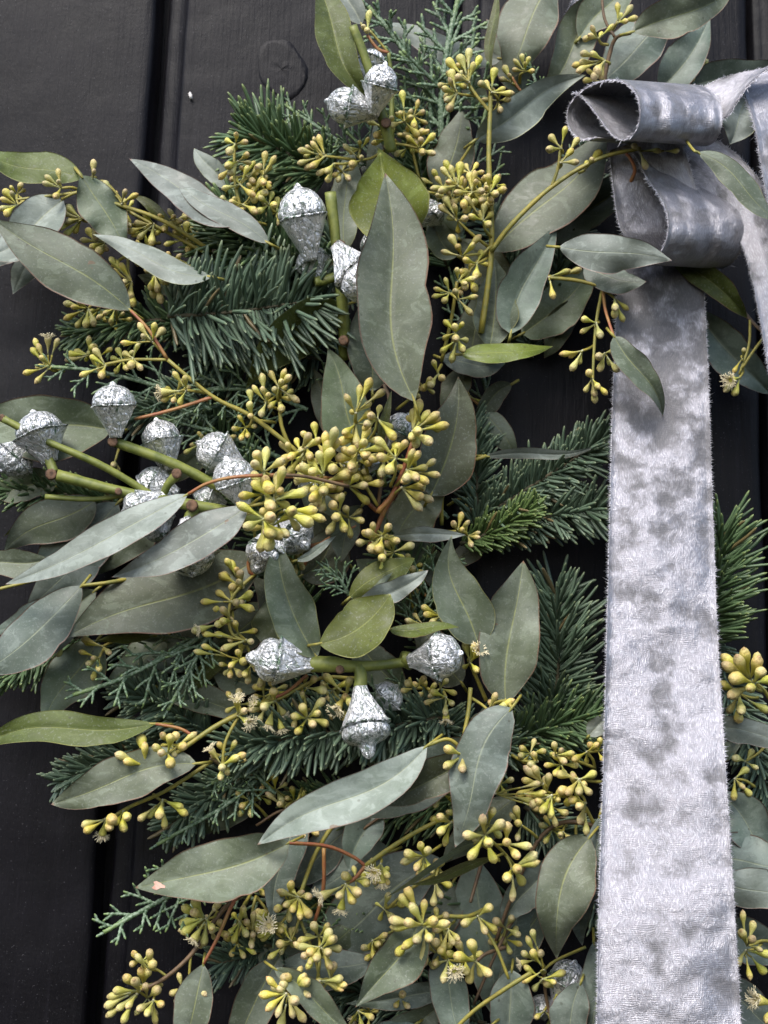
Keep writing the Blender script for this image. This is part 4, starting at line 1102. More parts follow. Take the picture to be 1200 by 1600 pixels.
# bud clusters: sprig  node x,y,depth  stalk length  point the stalk runs to | bud heads (f = open flower)
CL = '''a 95,294,150 26 128,300 | 75,277 91,268 72,286 93,284 87,307
a 27,320,145 26 60,308 | 10,300 18,303 5,312 4,327 11,333
a 144,284,145 24 146,288 | 147,256 148,268
a 128,342,130 28 150,318 | 108,325 100,333 107,345 95,356 105,365 118,361 112,338
a 190,318,140 28 200,325 | 165,286 195,300 195,315 210,306
a 240,350,110 28 255,362 | 215,350 220,370 226,336 205,362 236,376
a 290,375,100 26 300,382 | 267,331 275,362 292,352 312,366 262,380
a 165,378,100 26 200,360 | 131,376 155,393 145,386 148,372
c 205,440,120 28 200,405 | 175,408 182,412 192,415 178,425 195,440 193,455 203,462 208,472
c 242,430,115 26 220,410 | 235,447 240,460 246,450 251,467 256,440
c 138,482,110 26 180,435 | 105,476 116,480 125,474 106,495 121,508 134,505 147,503
c 180,482,105 24 190,450 | 165,488 155,496 172,500
c 270,415,112 26 300,420 | 248,405 262,398 280,400 285,420 266,432
d 368,225,160 26 366,235 | 355,220 370,211 382,223 360,238
d 372,252,160 26 367,262 | 357,257 389,255 386,242 361,270 347,277
d 375,288,158 26 369,298 | 368,278 387,264 392,303 352,295 405,262
d 380,320,155 27 376,330 | 362,315 385,320 344,340 365,350 408,282 398,330
d 410,275,150 26 385,300 | 415,243 420,262 428,250 410,285 421,292 402,262
d 420,320,140 26 400,335 | 408,310 424,305 405,330 428,322
e 508,244,150 26 555,250 | 472,235 490,226 500,218 470,253 481,262 489,258
e 522,256,148 24 555,250 | 500,271 513,281 511,266
e 565,250,140 26 600,235 | 541,230 566,245 550,256
e 574,52,162 26 578,48 | 577,24 567,43 574,47
e 632,190,150 28 612,200 | 630,147 620,180 641,174 640,185 611,196 649,210
e 656,232,148 28 615,225 | 658,219 675,213 674,240 662,238 640,215
e 600,200,138 26 612,215 | 579,190 590,212 612,185
f 733,128,185 28 745,150 | 731,83 747,92 738,103 720,91 703,97 716,120
f 714,146,184 27 745,150 | 705,115 703,127 695,138 698,155 702,166
f 768,144,182 27 767,160 | 752,130 772,112 760,131 785,140 796,146
f 715,290,188 28 764,330 | 697,255 692,267 705,265 720,260 690,298 702,284 678,293
f 738,300,192 28 764,330 | 740,272 743,285 732,275 715,300 725,319 751,300
f 765,302,190 28 766,330 | 761,293 762,277 778,280 787,297 773,304 752,312
f 755,345,190 28 768,370 | 755,323 750,333 765,351 768,335 731,312 737,337
f 715,345,186 28 762,385 | 697,312 710,325 702,342 716,361 727,340 690,325
f 722,400,180 28 765,395 | 716,385 695,395 705,372 738,385 745,372
f 716,440,178 27 722,445 | 713,423 727,424 738,435 727,442
f 716,468,178 27 720,450 | 710,456 740,463 735,487
f 745,412,170 26 765,400 | 728,408 752,395 760,412 745,430
g 820,112,110 22 812,130 | 807,96 815,88 821,100 805,108 831,110 826,92
g 800,130,105 22 812,140 | 790,108 797,118 785,124
h 877,232,214 27 876,240 | 861,215 882,203 858,233
h 876,254,214 27 874,262 | 902,220 893,237 899,252
h 915,265,205 26 905,270 | 935,240 925,250 916,255
h 1000,236,226 24 1000,232 | 1028,235 1008,258 1057,236 990,228
i 690,290,110 26 690,300 | 678,270 662,283 700,275
k 556,645,228 34 556,660 | 577,598 563,609 595,612 542,623 550,643 576,633
k 590,655,215 34 575,690 | 592,638 582,650 573,662 610,667 612,680
k 645,674,240 38 645,690 | 653,633 644,645 665,647 679,648 692,665 653,676 668,691
k 618,716,232 36 610,760 | 593,690 617,695 631,694 595,715 609,733 643,721
k 636,734,228 36 618,760 | 643,708 653,711 661,730 636,748 651,745 663,750
k 628,762,215 34 615,775 | 655,761 655,776 670,779 652,791 640,770
k 560,705,220 36 575,740 | 567,690 550,704 570,709 573,674 595,700 548,727
l 436,606,175 28 437,628 | 443,582 452,591 441,597 461,625 424,585
l 416,628,172 28 437,640 | 408,590 412,608 418,618 410,646 398,608
l 395,655,165 26 430,660 | 390,613 390,632 392,650
m 712,520,160 28 705,540 | 698,503 710,511 723,507 712,527 695,528
m 714,530,158 28 705,545 | 728,531 724,545 708,561 693,548
m 685,585,150 26 690,570 | 677,567 690,590 673,600 662,607
n 858,433,172 27 860,433 | 885,423 903,424 865,461
n 960,466,185 25 944,455 | 962,482 978,480 961,492 972,498
n 932,505,186 27 932,500 | 913,498 912,518 936,524
n 910,548,184 27 928,540 | 882,554 893,556 895,574 906,566
n 945,552,190 26 930,556 | 957,547 935,557 952,567 963,577 940,575
n 925,592,188 27 926,598 | 920,582 915,609 935,604 945,612 930,614 928,624
o 1160,560,146 22 1165,560 | 1162,547 1147,578
o 1156,590,148 24 1160,575 | 1135,607 1148,614 1142,594f
p 1085,115,70 22 1070,140 | 1103,98 1124,100 1080,125 1130,98
q 945,95,160 26 952,100 | 912,83 926,85 910,97 933,110 907,108 900,103 928,120 940,118
q 935,60,158 25 950,70 | 915,60 923,57 940,52 925,45 955,42
q 965,35,156 25 955,50 | 965,10 985,14 968,25 991,30 978,34
q 950,128,150 24 945,140 | 930,135 915,125 920,112
r 75,575,150 26 100,580 | 55,535 60,543 52,548 88,533 75,529f
r 80,572,150 26 100,580 | 65,560 60,573 42,583 58,594
r 140,555,140 27 170,590 | 140,531 145,541 110,552 121,548 109,563 157,572 135,562
b 238,534,190 28 262,562 | 220,511 243,510 253,516 195,536 223,526
b 208,560,178 26 215,563 | 215,540 195,553 205,571 220,575
b 291,610,182 28 320,614 | 275,585 288,592 281,629 254,613f
b 165,571,172 26 180,569 | 145,560 130,585 160,585 150,548
b 470,705,178 34 485,720 | 480,683 490,692 463,690 456,713
r 180,720,130 24 190,690 | 176,727 186,734
s 320,690,110 20 340,690 | 312,677 315,682 300,694 291,705 365,681
t 412,738,300 40 440,742 | 402,710 437,722 417,708 400,724 420,762
t 428,782,310 44 450,770 | 433,746 442,738 402,757 470,768 446,790 460,772
t 412,812,305 42 450,790 | 387,820 408,854 422,833 435,835 424,806 380,790
t 445,798,300 40 450,790 | 462,823 481,815 500,810 455,800 487,795
B 505,742,215 38 500,750 | 485,722 489,737 510,697 500,711 515,707 523,676
B 512,720,205 36 540,750 | 508,684 536,741 523,692 510,731 520,734 470,733
B 505,755,210 37 510,750 | 517,753 503,767 488,776 470,747 475,730 540,742
B 530,800,195 34 540,770 | 520,788 535,777 525,809 515,828 536,824
B 545,760,200 36 560,770 | 567,760 592,753 570,783 555,745 548,728
B 597,838,190 34 590,830 | 576,832 607,822 580,857 592,858 620,845
B 598,868,188 34 597,850 | 595,872 596,900
B 715,830,150 26 690,830 | 720,806 708,818 730,818 722,826
B 560,720,190 34 560,750 | 540,705 532,715 552,735 575,725 585,715
B 480,700,185 34 500,740 | 455,735 463,750 445,718 482,712 497,690
B 462,860,150 22 470,890 | 463,865 470,880 478,872
C 735,620,70 22 725,615 | 725,603 723,617 729,631 755,630
C 735,775,70 18 700,790 | 737,763 728,790
u 380,918,188 30 385,910 | 355,878 363,882 375,896 348,899 373,908
u 362,940,192 30 362,945 | 343,927 363,922 390,929 320,941 370,943 391,950
u 362,970,192 30 361,975 | 348,952 350,971 340,976 313,983f 305,986
u 385,1000,194 30 384,1003 | 322,990 341,990 366,997 391,1002 353,1013
u 375,1030,190 28 382,1010 | 320,1011 310,1018 373,1020 367,1031 380,1033 362,1039
u 392,1040,188 26 386,1010 | 383,1053 388,1064 400,1046
u 398,815,170 24 400,850 | 388,800 386,815
w 160,1010,140 26 190,1000 | 133,1000 136,1006 170,1018
w 155,1028,138 26 165,1008 | 128,1019 147,1029 138,1037 145,1057 153,1045
v 103,990,132 24 120,968 | 110,973 87,1000 100,1005 92,1022 65,1013
x 228,1196,190 36 250,1192 | 220,1155 187,1182 225,1168 200,1192 233,1184f
x 262,1178,192 34 285,1170 | 243,1167 267,1153 253,1178 267,1193 300,1148
x 372,1118,180 30 372,1120 | 370,1094f 383,1112 388,1128f
x 347,1196,184 30 348,1180 | 330,1172f 367,1183 377,1179 347,1200 345,1215
y 480,1122,170 32 470,1070 | 472,1105 503,1098 487,1133 508,1130 497,1115 460,1120 465,1143
y 430,1095,172 30 425,1092 | 443,1115f 440,1138f 420,1133f 413,1104 428,1080
y 540,1085,160 34 545,1065 | 527,1107f 547,1097 510,1060 547,1063
y 480,1075,155 30 480,1058 | 492,1062 470,1085 505,1078
y 415,1105,165 28 418,1095 | 398,1098f 405,1125f 395,1110
A 690,962,150 26 720,1000 | 663,950 668,960 685,947 694,970 676,972
A 660,975,140 26 700,1000 | 638,970 648,962 640,982
A 735,1035,140 30 732,1030 | 728,1007 727,1043 743,1047 748,1018f 740,1010
y 697,1090,150 28 660,1070 | 677,1080 697,1112 667,1097 705,1100 697,1124f
y 650,1075,140 26 640,1060 | 637,1067 630,1080 662,1062
F 763,1110,190 30 735,1090 | 773,1088 790,1102 758,1113 757,1134 768,1137 797,1098
F 723,1180,225 36 723,1165 | 702,1170 758,1175 700,1198 724,1200
O 1172,1062,185 44 1190,1080 | 1137,1028 1137,1043 1153,1033 1165,1022 1182,1032
O 1178,1068,190 42 1190,1080 | 1190,1050 1185,1028 1150,1060 1173,1077 1147,1087 1200,1060
O 1155,1085,160 36 1185,1090 | 1158,1107 1153,1123 1130,1072 1195,1110 1142,1110
L 868,1180,160 28 930,1200 | 867,1165 878,1173 862,1177 892,1178 882,1190
L 917,1175,150 28 930,1210 | 933,1165 917,1190 900,1185
F 840,1190,160 26 800,1180 | 828,1193 835,1180
L 905,1218,170 34 920,1220 | 875,1210 895,1208 927,1210 888,1235 920,1238 903,1236
L 862,1243,172 34 880,1245 | 833,1256 848,1266 860,1272 837,1242
L 848,1225,165 34 862,1240 | 837,1203 822,1218 812,1242 825,1205
L 915,1255,160 32 905,1240 | 907,1262 895,1248 908,1282 915,1298
L 880,1300,140 26 885,1290 | 875,1303 900,1318 890,1310
G 815,1290,170 30 840,1310 | 806,1265 808,1287 808,1308 800,1275
G 758,1305,220 40 760,1310 | 753,1280 780,1287 730,1307 740,1337 770,1342 762,1318
G 790,1318,215 38 775,1320 | 790,1315 795,1292 823,1324 808,1334
G 800,1358,205 38 790,1335 | 815,1377 810,1357 802,1400 833,1347 790,1372 830,1336
E 705,1285,180 32 700,1275 | 688,1278 678,1281 690,1298 695,1314
P 663,1338,190 30 690,1320 | 657,1320 637,1333 670,1330 633,1347 652,1354 673,1360 658,1367
J 680,1375,165 30 690,1345 | 687,1397 702,1382 678,1410 692,1372
J 660,1445,190 38 664,1444 | 630,1403 640,1392 663,1413 617,1437 620,1450 640,1443 677,1442
J 664,1450,188 38 680,1440 | 693,1442 650,1467 672,1467 623,1487 637,1477 662,1500 647,1418
J 700,1452,165 30 710,1440 | 707,1471 692,1482 683,1452 715,1465
K 747,1432,165 34 748,1435 | 765,1418 727,1440 757,1453 772,1450
K 743,1502,175 36 745,1502 | 717,1497 737,1476 763,1518 733,1530 750,1520
K 700,1500,170 32 740,1500 | 677,1508 693,1528 710,1517f 690,1485
E 540,1382,182 34 540,1384 | 503,1400f 530,1400 533,1420f 550,1407 560,1393
E 595,1350,175 30 590,1340 | 585,1363f 597,1380f 605,1367 590,1375
E 467,1402,150 32 468,1395 | 440,1395 457,1390 483,1400 447,1412 457,1420 468,1430 482,1427
E 430,1455,130 32 465,1410 | 420,1447f 407,1460 413,1467 403,1430
E 455,1470,128 30 470,1420 | 453,1453 437,1475 460,1467 423,1493 440,1448
I 500,1480,165 34 498,1500 | 513,1457 472,1477 483,1487 493,1497 483,1510
I 503,1482,165 34 498,1500 | 528,1483 515,1507 512,1490 520,1468
I 500,1533,170 34 498,1530 | 530,1530 527,1542 512,1567 490,1550
I 447,1553,200 36 495,1560 | 422,1533 442,1536 413,1553 423,1573 435,1581
I 450,1556,198 36 495,1560 | 458,1563 457,1584 430,1545 472,1590 440,1600
J 582,1470,120 28 640,1440 | 590,1477 582,1493 600,1460 575,1480
J 625,1560,110 26 690,1560 | 620,1570 637,1573 628,1555
I 560,1580,110 26 540,1610 | 580,1590 553,1592f 565,1600
E 475,1290,120 26 500,1310 | 493,1300 477,1307 455,1307 487,1285
E 445,1262,110 26 480,1290 | 452,1272 420,1243 438,1258
D 165,1280,182 34 170,1282 | 160,1303f 133,1288 137,1298 173,1293 176,1280
D 193,1268,180 32 200,1262 | 193,1293 197,1278 180,1285
D 254,1250,176 32 240,1242 | 233,1273 220,1278 257,1288 250,1273 280,1260 288,1268
H 320,1434,165 34 340,1425 | 305,1407 290,1422 303,1428 288,1443 290,1453
H 323,1436,165 34 340,1428 | 303,1467f 320,1471 340,1413 330,1450
H 345,1400,140 28 370,1405 | 350,1385 347,1400 335,1418
H 375,1440,135 28 390,1400 | 365,1430 380,1422 360,1457 383,1458 367,1468
H 395,1455,130 28 400,1400 | 392,1476 397,1430 397,1460 385,1440
H 345,1452,130 26 360,1420 | 343,1440 332,1453 352,1462
H 233,1514,174 30 245,1515 | 215,1497 232,1490 238,1506
H 218,1548,176 34 225,1545 | 200,1529 213,1533 183,1547 175,1558 170,1568
H 214,1553,172 34 225,1545 | 187,1573 200,1570 173,1583 193,1591
H 240,1563,168 32 250,1535 | 220,1577 232,1583 253,1570 242,1594
H 297,1536,165 30 297,1525 | 270,1552 282,1556 317,1552
H 390,1250,110 26 420,1280 | 372,1240 380,1260 377,1271 393,1272
M 850,1515,145 28 850,1520 | 832,1457 825,1470 833,1488 823,1533 850,1517
M 848,1530,140 28 850,1525 | 847,1533 877,1520 823,1513 835,1545 865,1535
M 835,1500,135 26 850,1510 | 818,1490 845,1490 815,1505f
M 850,1580,120 24 855,1560 | 840,1590 862,1592
N 1148,1217,130 28 1180,1230 | 1165,1203 1160,1228 1170,1240 1147,1244
N 1167,1477,160 32 1190,1470 | 1160,1430 1177,1445 1160,1457 1177,1467 1187,1484
N 1165,1485,158 34 1190,1475 | 1193,1517 1170,1524 1153,1503 1198,1490
N 1215,1570,140 36 1230,1540 | 1183,1562f 1200,1590
f 705,310,165 24 764,330 | 686,306 693,322 700,300 712,283 720,296 683,280
f 742,318,168 24 766,340 | 735,305 748,318 756,306 728,330 740,340 762,318
f 735,270,170 24 766,290 | 728,260 745,258 752,270 722,268
f 640,215,125 24 660,300 | 625,210 650,222 636,200 645,236 660,205
a 265,345,100 22 290,370 | 250,338 272,338 280,346 258,356 246,362 290,340
a 225,385,95 22 250,380 | 215,378 232,396 240,378 210,395 222,402
a 190,345,110 22 215,355 | 178,340 186,332 200,352 175,352
c 215,395,100 22 250,395 | 205,388 222,408 200,400 230,398
H 430,1440,110 28 400,1400 | 408,1428 425,1420 415,1450 440,1452 398,1445
H 370,1475,105 26 380,1440 | 355,1465 362,1490 380,1492 395,1488
E 400,1380,105 26 430,1330 | 380,1372 395,1362 410,1395 420,1370
E 500,1270,100 26 500,1310 | 485,1258 498,1250 515,1262 478,1275
F 430,1235,90 26 480,1260 | 415,1225 428,1215 445,1225 440,1250
J 600,1420,110 28 640,1400 | 585,1410 595,1435 612,1432 605,1400
K 790,1450,110 28 790,1480 | 775,1440 800,1435 808,1458 785,1470
L 890,1340,110 26 900,1290 | 875,1330 895,1355 905,1340
M 870,1545,110 26 860,1540 | 855,1535 880,1535 885,1555 868,1565
G 775,1240,170 28 790,1180 | 838,1225 846,1240 840,1262 828,1250
F 690,1240,150 28 720,1180 | 675,1232 700,1225 705,1250 682,1258
y 520,1078,130 28 555,1060 | 505,1070 530,1095 540,1068 512,1090
z 640,905,120 26 650,960 | 625,895 645,890 655,910 650,925
k 662,604,150 26 620,640 | 648,592 672,592 676,612
O 1165,1190,110 26 1200,1160 | 1150,1185 1175,1175 1180,1200
d 400,300,135 24 380,330 | 395,285 412,300 398,312 415,318 388,290'''
for L in CL.split('\n'):
    h, heads = L.split('|'); k, nd, L0, lk = h.split()
    x, y, d = (float(q) for q in nd.split(',')); lx, ly = (float(q) for q in lk.split(','))
    add_cluster(k, x, y, d, float(L0), lx, ly, heads)
    rr = random.Random(int(x * 7 + y * 3))
    if k in 'fBkdaeHEJKIuylctLbzxFG' and rr.random() < .8:      # a second umbel a little deeper on the same stalk
        a = rr.uniform(0, 6.3); L2 = float(L0) * .88
        ox, oy = x + 17 * math.cos(a), y + 17 * math.sin(a)
        hs = ['%.0f,%.0f' % (ox + L2 * rr.uniform(.45, .98) * math.cos(b), oy + L2 * rr.uniform(.45, .98) * math.sin(b)) for b in (a + 1.1 * q + rr.uniform(-.4, .4) for q in range(-2, 4))][:rr.randint(4, 6)]
        add_cluster(k, ox, oy, d - 24, L2, x, y, ' '.join(hs), d - 4)
finish_sprigs()

# silver gumnut branches
b = pod_branch('green twig with silver gumnuts at the top edge, under the curved olive leaf', (612, 235, 150))
twig(b, [(612, 235, 150), (600, 190, 168), (588, 150, 178), (572, 95, 190), (551, 40, 200)], [9, 8.5, 7.5, 7, 7], [(603, 192, 178, 7)])
pod(b, (583, 180, 190), (603, 96, 232), 31, 'dome', 1); pod(b, (592, 178, 176), (506, 157, 190), 33, 'dome', 2); pod(b, (575, 120, 150), (584, 78, 150), 26, 'dome', 3)
b = pod_branch('thick upright green twig with silver gumnuts just left of the tallest leaf', (538, 560, 140))
twig(b, [(538, 560, 140), (537, 500, 165), (527, 400, 190), (516, 300, 205)], [9, 9, 8, 9], [(537, 532, 172, 7), (530, 385, 198, 9)])
pod(b, (486, 408, 185), (464, 286, 222), 43, 'dome', 4); pod(b, (506, 440, 160), (476, 388, 160), 31, 'dome', 30); pod(b, (527, 385, 205), (592, 470, 246), 42, 'wide', 5); pod(b, (600, 390, 130), (570, 365, 130), 30, 'dome', 6); pod(b, (655, 350, 130), (690, 318, 140), 26, 'dome', 7)
twig(b, [(492, 440, 172), (505, 438, 168), (530, 430, 172)], [8, 8, 8])
b = pod_branch('forked green branch with cut ends and many silver gumnuts at the left edge', (420, 812, 170))
twig(b, [(420, 812, 170), (330, 795, 185), (190, 768, 205), (88, 742, 212)], [10, 9.5, 8, 9.5], [(185, 768, 214, 5), (300, 790, 202, 8), (80, 741, 213, 8)])
twig(b, [(240, 775, 195), (160, 728, 215), (70, 688, 225), (4, 654, 230)], [5.5, 6, 5.5, 6], [(58, 682, 230, 4), (3, 653, 230, 5)])
twig(b, [(350, 765, 175), (270, 724, 190), (172, 688, 200)], [8, 8, 8], [(176, 690, 206, 7)])
twig(b, [(255, 775, 190), (262, 758, 200), (276, 742, 206)], [6, 6.5, 8], [(276, 740, 208, 7)])
twig(b, [(200, 774, 190), (140, 780, 190), (70, 776, 192)], [3, 4, 4.5])
twig(b, [(84, 738, 212), (78, 722, 208), (72, 712, 205)], [8, 8, 8])
pod(b, (181, 684, 205), (176, 596, 222), 38, 'dome', 8); pod(b, (78, 722, 202), (50, 640, 214), 40, 'dome', 9); pod(b, (52, 690, 160), (0, 738, 170), 37, 'dome', 10)
pod(b, (264, 735, 165), (243, 652, 175), 33, 'dome', 11); pod(b, (378, 728, 165), (306, 690, 185), 35, 'dome', 12); pod(b, (384, 795, 180), (352, 712, 218), 36, 'dome', 13)
pod(b, (268, 775, 185), (186, 812, 200), 36, 'wide', 14); pod(b, (278, 772, 165), (212, 744, 165), 30, 'dome', 15); pod(b, (352, 790, 150), (302, 770, 165), 27, 'wide', 16); pod(b, (294, 812, 190), (301, 902, 225), 40, 'dome', 17)
pod(b, (270, 800, 150), (220, 838, 150), 30, 'dome', 29)
twig(b, [(306, 794, 190), (297, 806, 192), (294, 818, 190)], [8, 9, 9])
b = pod_branch('silver gumnuts half hidden under the big foreground bud cluster', (480, 800, 150))
twig(b, [(480, 800, 150), (450, 810, 160), (425, 830, 165)], [7, 7, 7])
pod(b, (438, 820, 175), (398, 896, 200), 34, 'wide', 18); pod(b, (435, 815, 165), (482, 856, 195), 33, 'wide', 19); pod(b, (470, 770, 150), (500, 740, 160), 28, 'dome', 20)
b = pod_branch('horizontal green twig with silver gumnuts at both ends and one hanging down, below the middle', (655, 1032, 190))
twig(b, [(484, 1038, 205), (520, 1038, 205), (548, 1041, 205), (590, 1040, 200), (640, 1034, 188), (700, 1030, 150)], [13, 13, 9.5, 8, 8, 7], [(531, 1046, 214, 6)])
twig(b, [(560, 1040, 205), (564, 1058, 210), (562, 1080, 212)], [9, 10, 11])
pod(b, (492, 1040, 205), (384, 1026, 225), 37, 'wide', 21); pod(b, (640, 1032, 200), (724, 1020, 240), 37, 'dome', 22); pod(b, (562, 1074, 214), (577, 1186, 240), 39, 'beak', 23); pod(b, (585, 1112, 150), (622, 1070, 160), 27, 'dome', 24)
twig(b, [(645, 1036, 185), (634, 1030, 190), (626, 1028, 192)], [13, 13, 11])
b = pod_branch('silver gumnuts glimpsed through the bud tangle at the middle of the wreath', (600, 760, 110))
twig(b, [(600, 760, 110), (590, 720, 120), (610, 690, 130)], [6, 6, 6])
pod(b, (605, 700, 135), (640, 645, 160), 26, 'dome', 25); pod(b, (590, 725, 150), (530, 722, 175), 28, 'dome', 26)
b = pod_branch('silver gumnuts deep in shade at the bottom edge near the ribbon', (850, 1600, 90))
twig(b, [(850, 1620, 90), (870, 1580, 95), (880, 1560, 100)], [6, 6, 6])
pod(b, (868, 1570, 100), (900, 1500, 120), 30, 'dome', 27); pod(b, (852, 1590, 90), (835, 1560, 100), 24, 'dome', 28)

# fir
fir('bushy green fir sprig with long up-curved needles, above the round silver gumnut', [(520, 275, 60), (450, 240, 80), (385, 205, 90)], 84, 'g', 2.0, .35, 60, seed=1, wid=6.2)
fir('bushy blue-green fir sprig with the longest needles, left of the upright gumnut twig', [(262, 494, 120), (340, 490, 135), (420, 480, 145), (490, 468, 150)], 98, 'b', 1.9, .12, 76, seed=2, wid=7, curl=.45, lift=.12)
fir('green fir sprig rising behind the bushy blue-green fir', [(500, 470, 80), (430, 400, 95), (360, 345, 100)], 88, 'g', 2.0, .35, 60, seed=3, wid=6.8)
fir('drooping fir needles hanging under the bushy blue-green fir', [(500, 560, 60), (420, 555, 85), (320, 560, 80)], 66, 'b', 1.1, .2, 70, seed=4, wid=6)
fir('dark fir sprig behind the orange stem at the left', [(340, 520, 50), (240, 500, 60), (120, 520, 60)], 56, 'g', 1.2, .3, 55, seed=5)
fir('blue-green fir sprig lying across the dark gap towards the ribbon', [(740, 815, 70), (830, 760, 85), (950, 682, 95)], 56, 'b', 1.5, .15, 56, seed=6, wid=5.5)
fir('lower blue-green fir sprig crossing the dark gap to the ribbon', [(760, 840, 60), (850, 808, 75), (965, 792, 85)], 58, 'b', 1.5, .15, 58, seed=7, wid=6)
fir('short bright green fir tip beside the dark gap', [(720, 850, 80), (775, 828, 100), (832, 795, 110)], 44, 'y', 1.7, .25, 45, seed=8)
fir('dark fir sprig pointing up beside the right-hand sage leaf at the middle', [(745, 830, 60), (745, 740, 70), (740, 660, 75)], 50, 'b', 1.4, .2, 58, seed=9)
fir('fan of dark fir needles beside the tall grey leaf, left of the ribbon', [(850, 1170, 30), (872, 1050, 45), (868, 925, 50)], 88, 'b', 1.3, .25, 58, seed=10, wid=6)
fir('dark fir sprig low in the gap between the tall grey leaf and the ribbon', [(760, 1180, 50), (850, 1140, 70), (930, 1120, 75)], 70, 'g', 1.3, .3, 55, seed=11)
fir('fir sprig fanning out from behind the right side of the ribbon', [(1090, 1010, 90), (1115, 930, 110), (1128, 828, 115)], 84, 'g', 1.5, .25, 60, seed=12, wid=6)
fir('fir sprig with needles hanging in a fringe below the silver gumnut', [(700, 1120, 110), (600, 1135, 130), (480, 1150, 140), (370, 1168, 140)], 66, 'b', 1.6, .3, 74, seed=13, wid=6.8, curl=.5)
fir('dark fir sprig right of the hanging silver gumnut', [(560, 1120, 70), (680, 1140, 85), (800, 1170, 80)], 62, 'b', 1.4, .3, 62, seed=14)
fir('blue-grey fir needles above the long flat olive leaf', [(330, 1150, 80), (270, 1110, 95), (205, 1080, 95)], 62, 'b', 1.5, .35, 60, seed=15, wid=6.5)
fir('fir tip sticking out at the lower left above the blunt sage leaf', [(270, 1150, 70), (190, 1180, 90), (95, 1222, 95)], 48, 'b', 1.5, .25, 58, seed=16, wid=6)
fir('thin dark fir sprig leaving the left edge below the bluish leaf', [(140, 985, 60), (70, 1030, 75), (-20, 1068, 80)], 44, 'g', 1.3, .15, 50, seed=17)
fir('dark fir sprig between the blunt leaf and the pink-spotted leaf', [(420, 1190, 60), (340, 1240, 80), (262, 1290, 85)], 58, 'b', 1.5, .3, 58, seed=18, wid=6.4)
fir('small dark fir tip at the bottom left of the wreath', [(450, 1470, 60), (400, 1490, 80), (342, 1506, 85)], 52, 'b', 1.4, .25, 60, seed=19)
fir('green fir tip poking out left under the cut green branch', [(190, 790, 60), (100, 772, 75), (10, 768, 80)], 44, 'g', 1.3, .2, 48, seed=20)
fir('dark fir sprig deep behind the central silver gumnuts', [(480, 960, 40), (400, 780, 60), (330, 660, 60)], 66, 'g', 1.3, .4, 60, seed=21)
fir('dark fir sprig deep under the top leaves', [(700, 420, 30), (660, 300, 45), (640, 180, 45)], 66, 'g', 1.2, .4, 60, seed=22)
fir('dark fir sprig deep behind the dense tall bud clusters', [(830, 560, 8), (800, 420, 14), (740, 300, 20)], 46, 'b', 1.2, .4, 60, seed=23)
fir('dark fir sprig deep below the middle leaves', [(700, 1020, 40), (660, 930, 70), (610, 850, 80)], 62, 'g', 1.3, .4, 60, seed=24)
fir('dark fir sprig deep under the lower left leaves', [(480, 1080, 40), (350, 1040, 55), (200, 1000, 55)], 64, 'b', 1.2, .4, 60, seed=25)
fir('dark fir sprig deep among the lowest grey leaves', [(800, 1400, 30), (640, 1430, 45), (480, 1420, 50)], 62, 'g', 1.2, .4, 60, seed=26)
fir('dark fir sprig deep in shade behind the lower ribbon', [(820, 1260, 30), (900, 1330, 40), (960, 1440, 40)], 62, 'b', 1.2, .4, 60, seed=27)
fir('dark fir sprig deep behind the bow', [(860, 480, 25), (880, 380, 35), (920, 250, 35)], 60, 'b', 1.0, .4, 60, seed=28)
fir('dark fir sprig in shade at the right edge below the fan of needles', [(1110, 1000, 40), (1170, 1150, 50), (1220, 1300, 50)], 62, 'b', 1.1, .4, 60, seed=29)
fir('dark fir sprig deep below the longest wet leaf', [(800, 1230, 40), (640, 1260, 55), (470, 1250, 60)], 64, 'g', 1.2, .4, 60, seed=30)
fir('dark fir sprig at the bottom edge behind the fat yellow buds', [(760, 1600, 30), (620, 1560, 40), (460, 1540, 45)], 60, 'b', 1.1, .4, 60, seed=31)
fir('blue-green fir sprig deep behind the left cut branch', [(420, 660, 40), (330, 630, 60), (200, 650, 60)], 58, 'b', 1.2, .4, 60, seed=32)

fir('bushy green fir sprig under the wide pale leaves, left of the round silver gumnut', [(470, 300, 50), (410, 330, 62), (330, 395, 66)], 76, 'g', 1.9, .4, 62, seed=41, wid=6.4)
fir('blue-green fir sprig behind the upright gumnut twig', [(560, 400, 60), (500, 430, 85), (430, 510, 90)], 84, 'b', 1.7, .35, 66, seed=42, wid=6.4)

# cypress
cypress('open cypress spray standing against the black board at the top edge', [(690, 235, 80), (690, 150, 95), (700, 70, 105), (720, -20, 105)], 125, 1, 5.2, 17)
cypress('cypress spray with a pale tip reaching left behind the top silver gumnuts', [(690, 190, 70), (650, 110, 100), (610, 50, 110), (575, 10, 112)], 74, 2, 4.8, 11)
cypress('feathery cypress tip left of the top silver gumnuts', [(580, 260, 60), (520, 215, 80), (442, 162, 85)], 80, 3, 3.4, 10)
cypress('dark cypress spray under the left-hand top leaves', [(680, 330, 60), (610, 270, 75), (540, 205, 80)], 90, 4, 3.6, 10)
cypress('dark cypress spray behind the tall bud clusters at the top', [(720, 380, 40), (735, 270, 55), (760, 170, 60)], 90, 5, 3.6, 10)
cypress('grey-green cypress spray with twisted shoots left of the orange stem', [(330, 640, 110), (250, 605, 130), (150, 580, 145), (68, 572, 150)], 74, 6, 3.6, 12)
cypress('grey-green cypress spray under the drooping fir needles', [(480, 640, 90), (400, 610, 110), (300, 610, 120)], 90, 7, 3.4, 10)
cypress('dark cypress spray below the orange stem', [(450, 720, 80), (350, 680, 100), (240, 650, 105)], 90, 8, 3.4, 10)
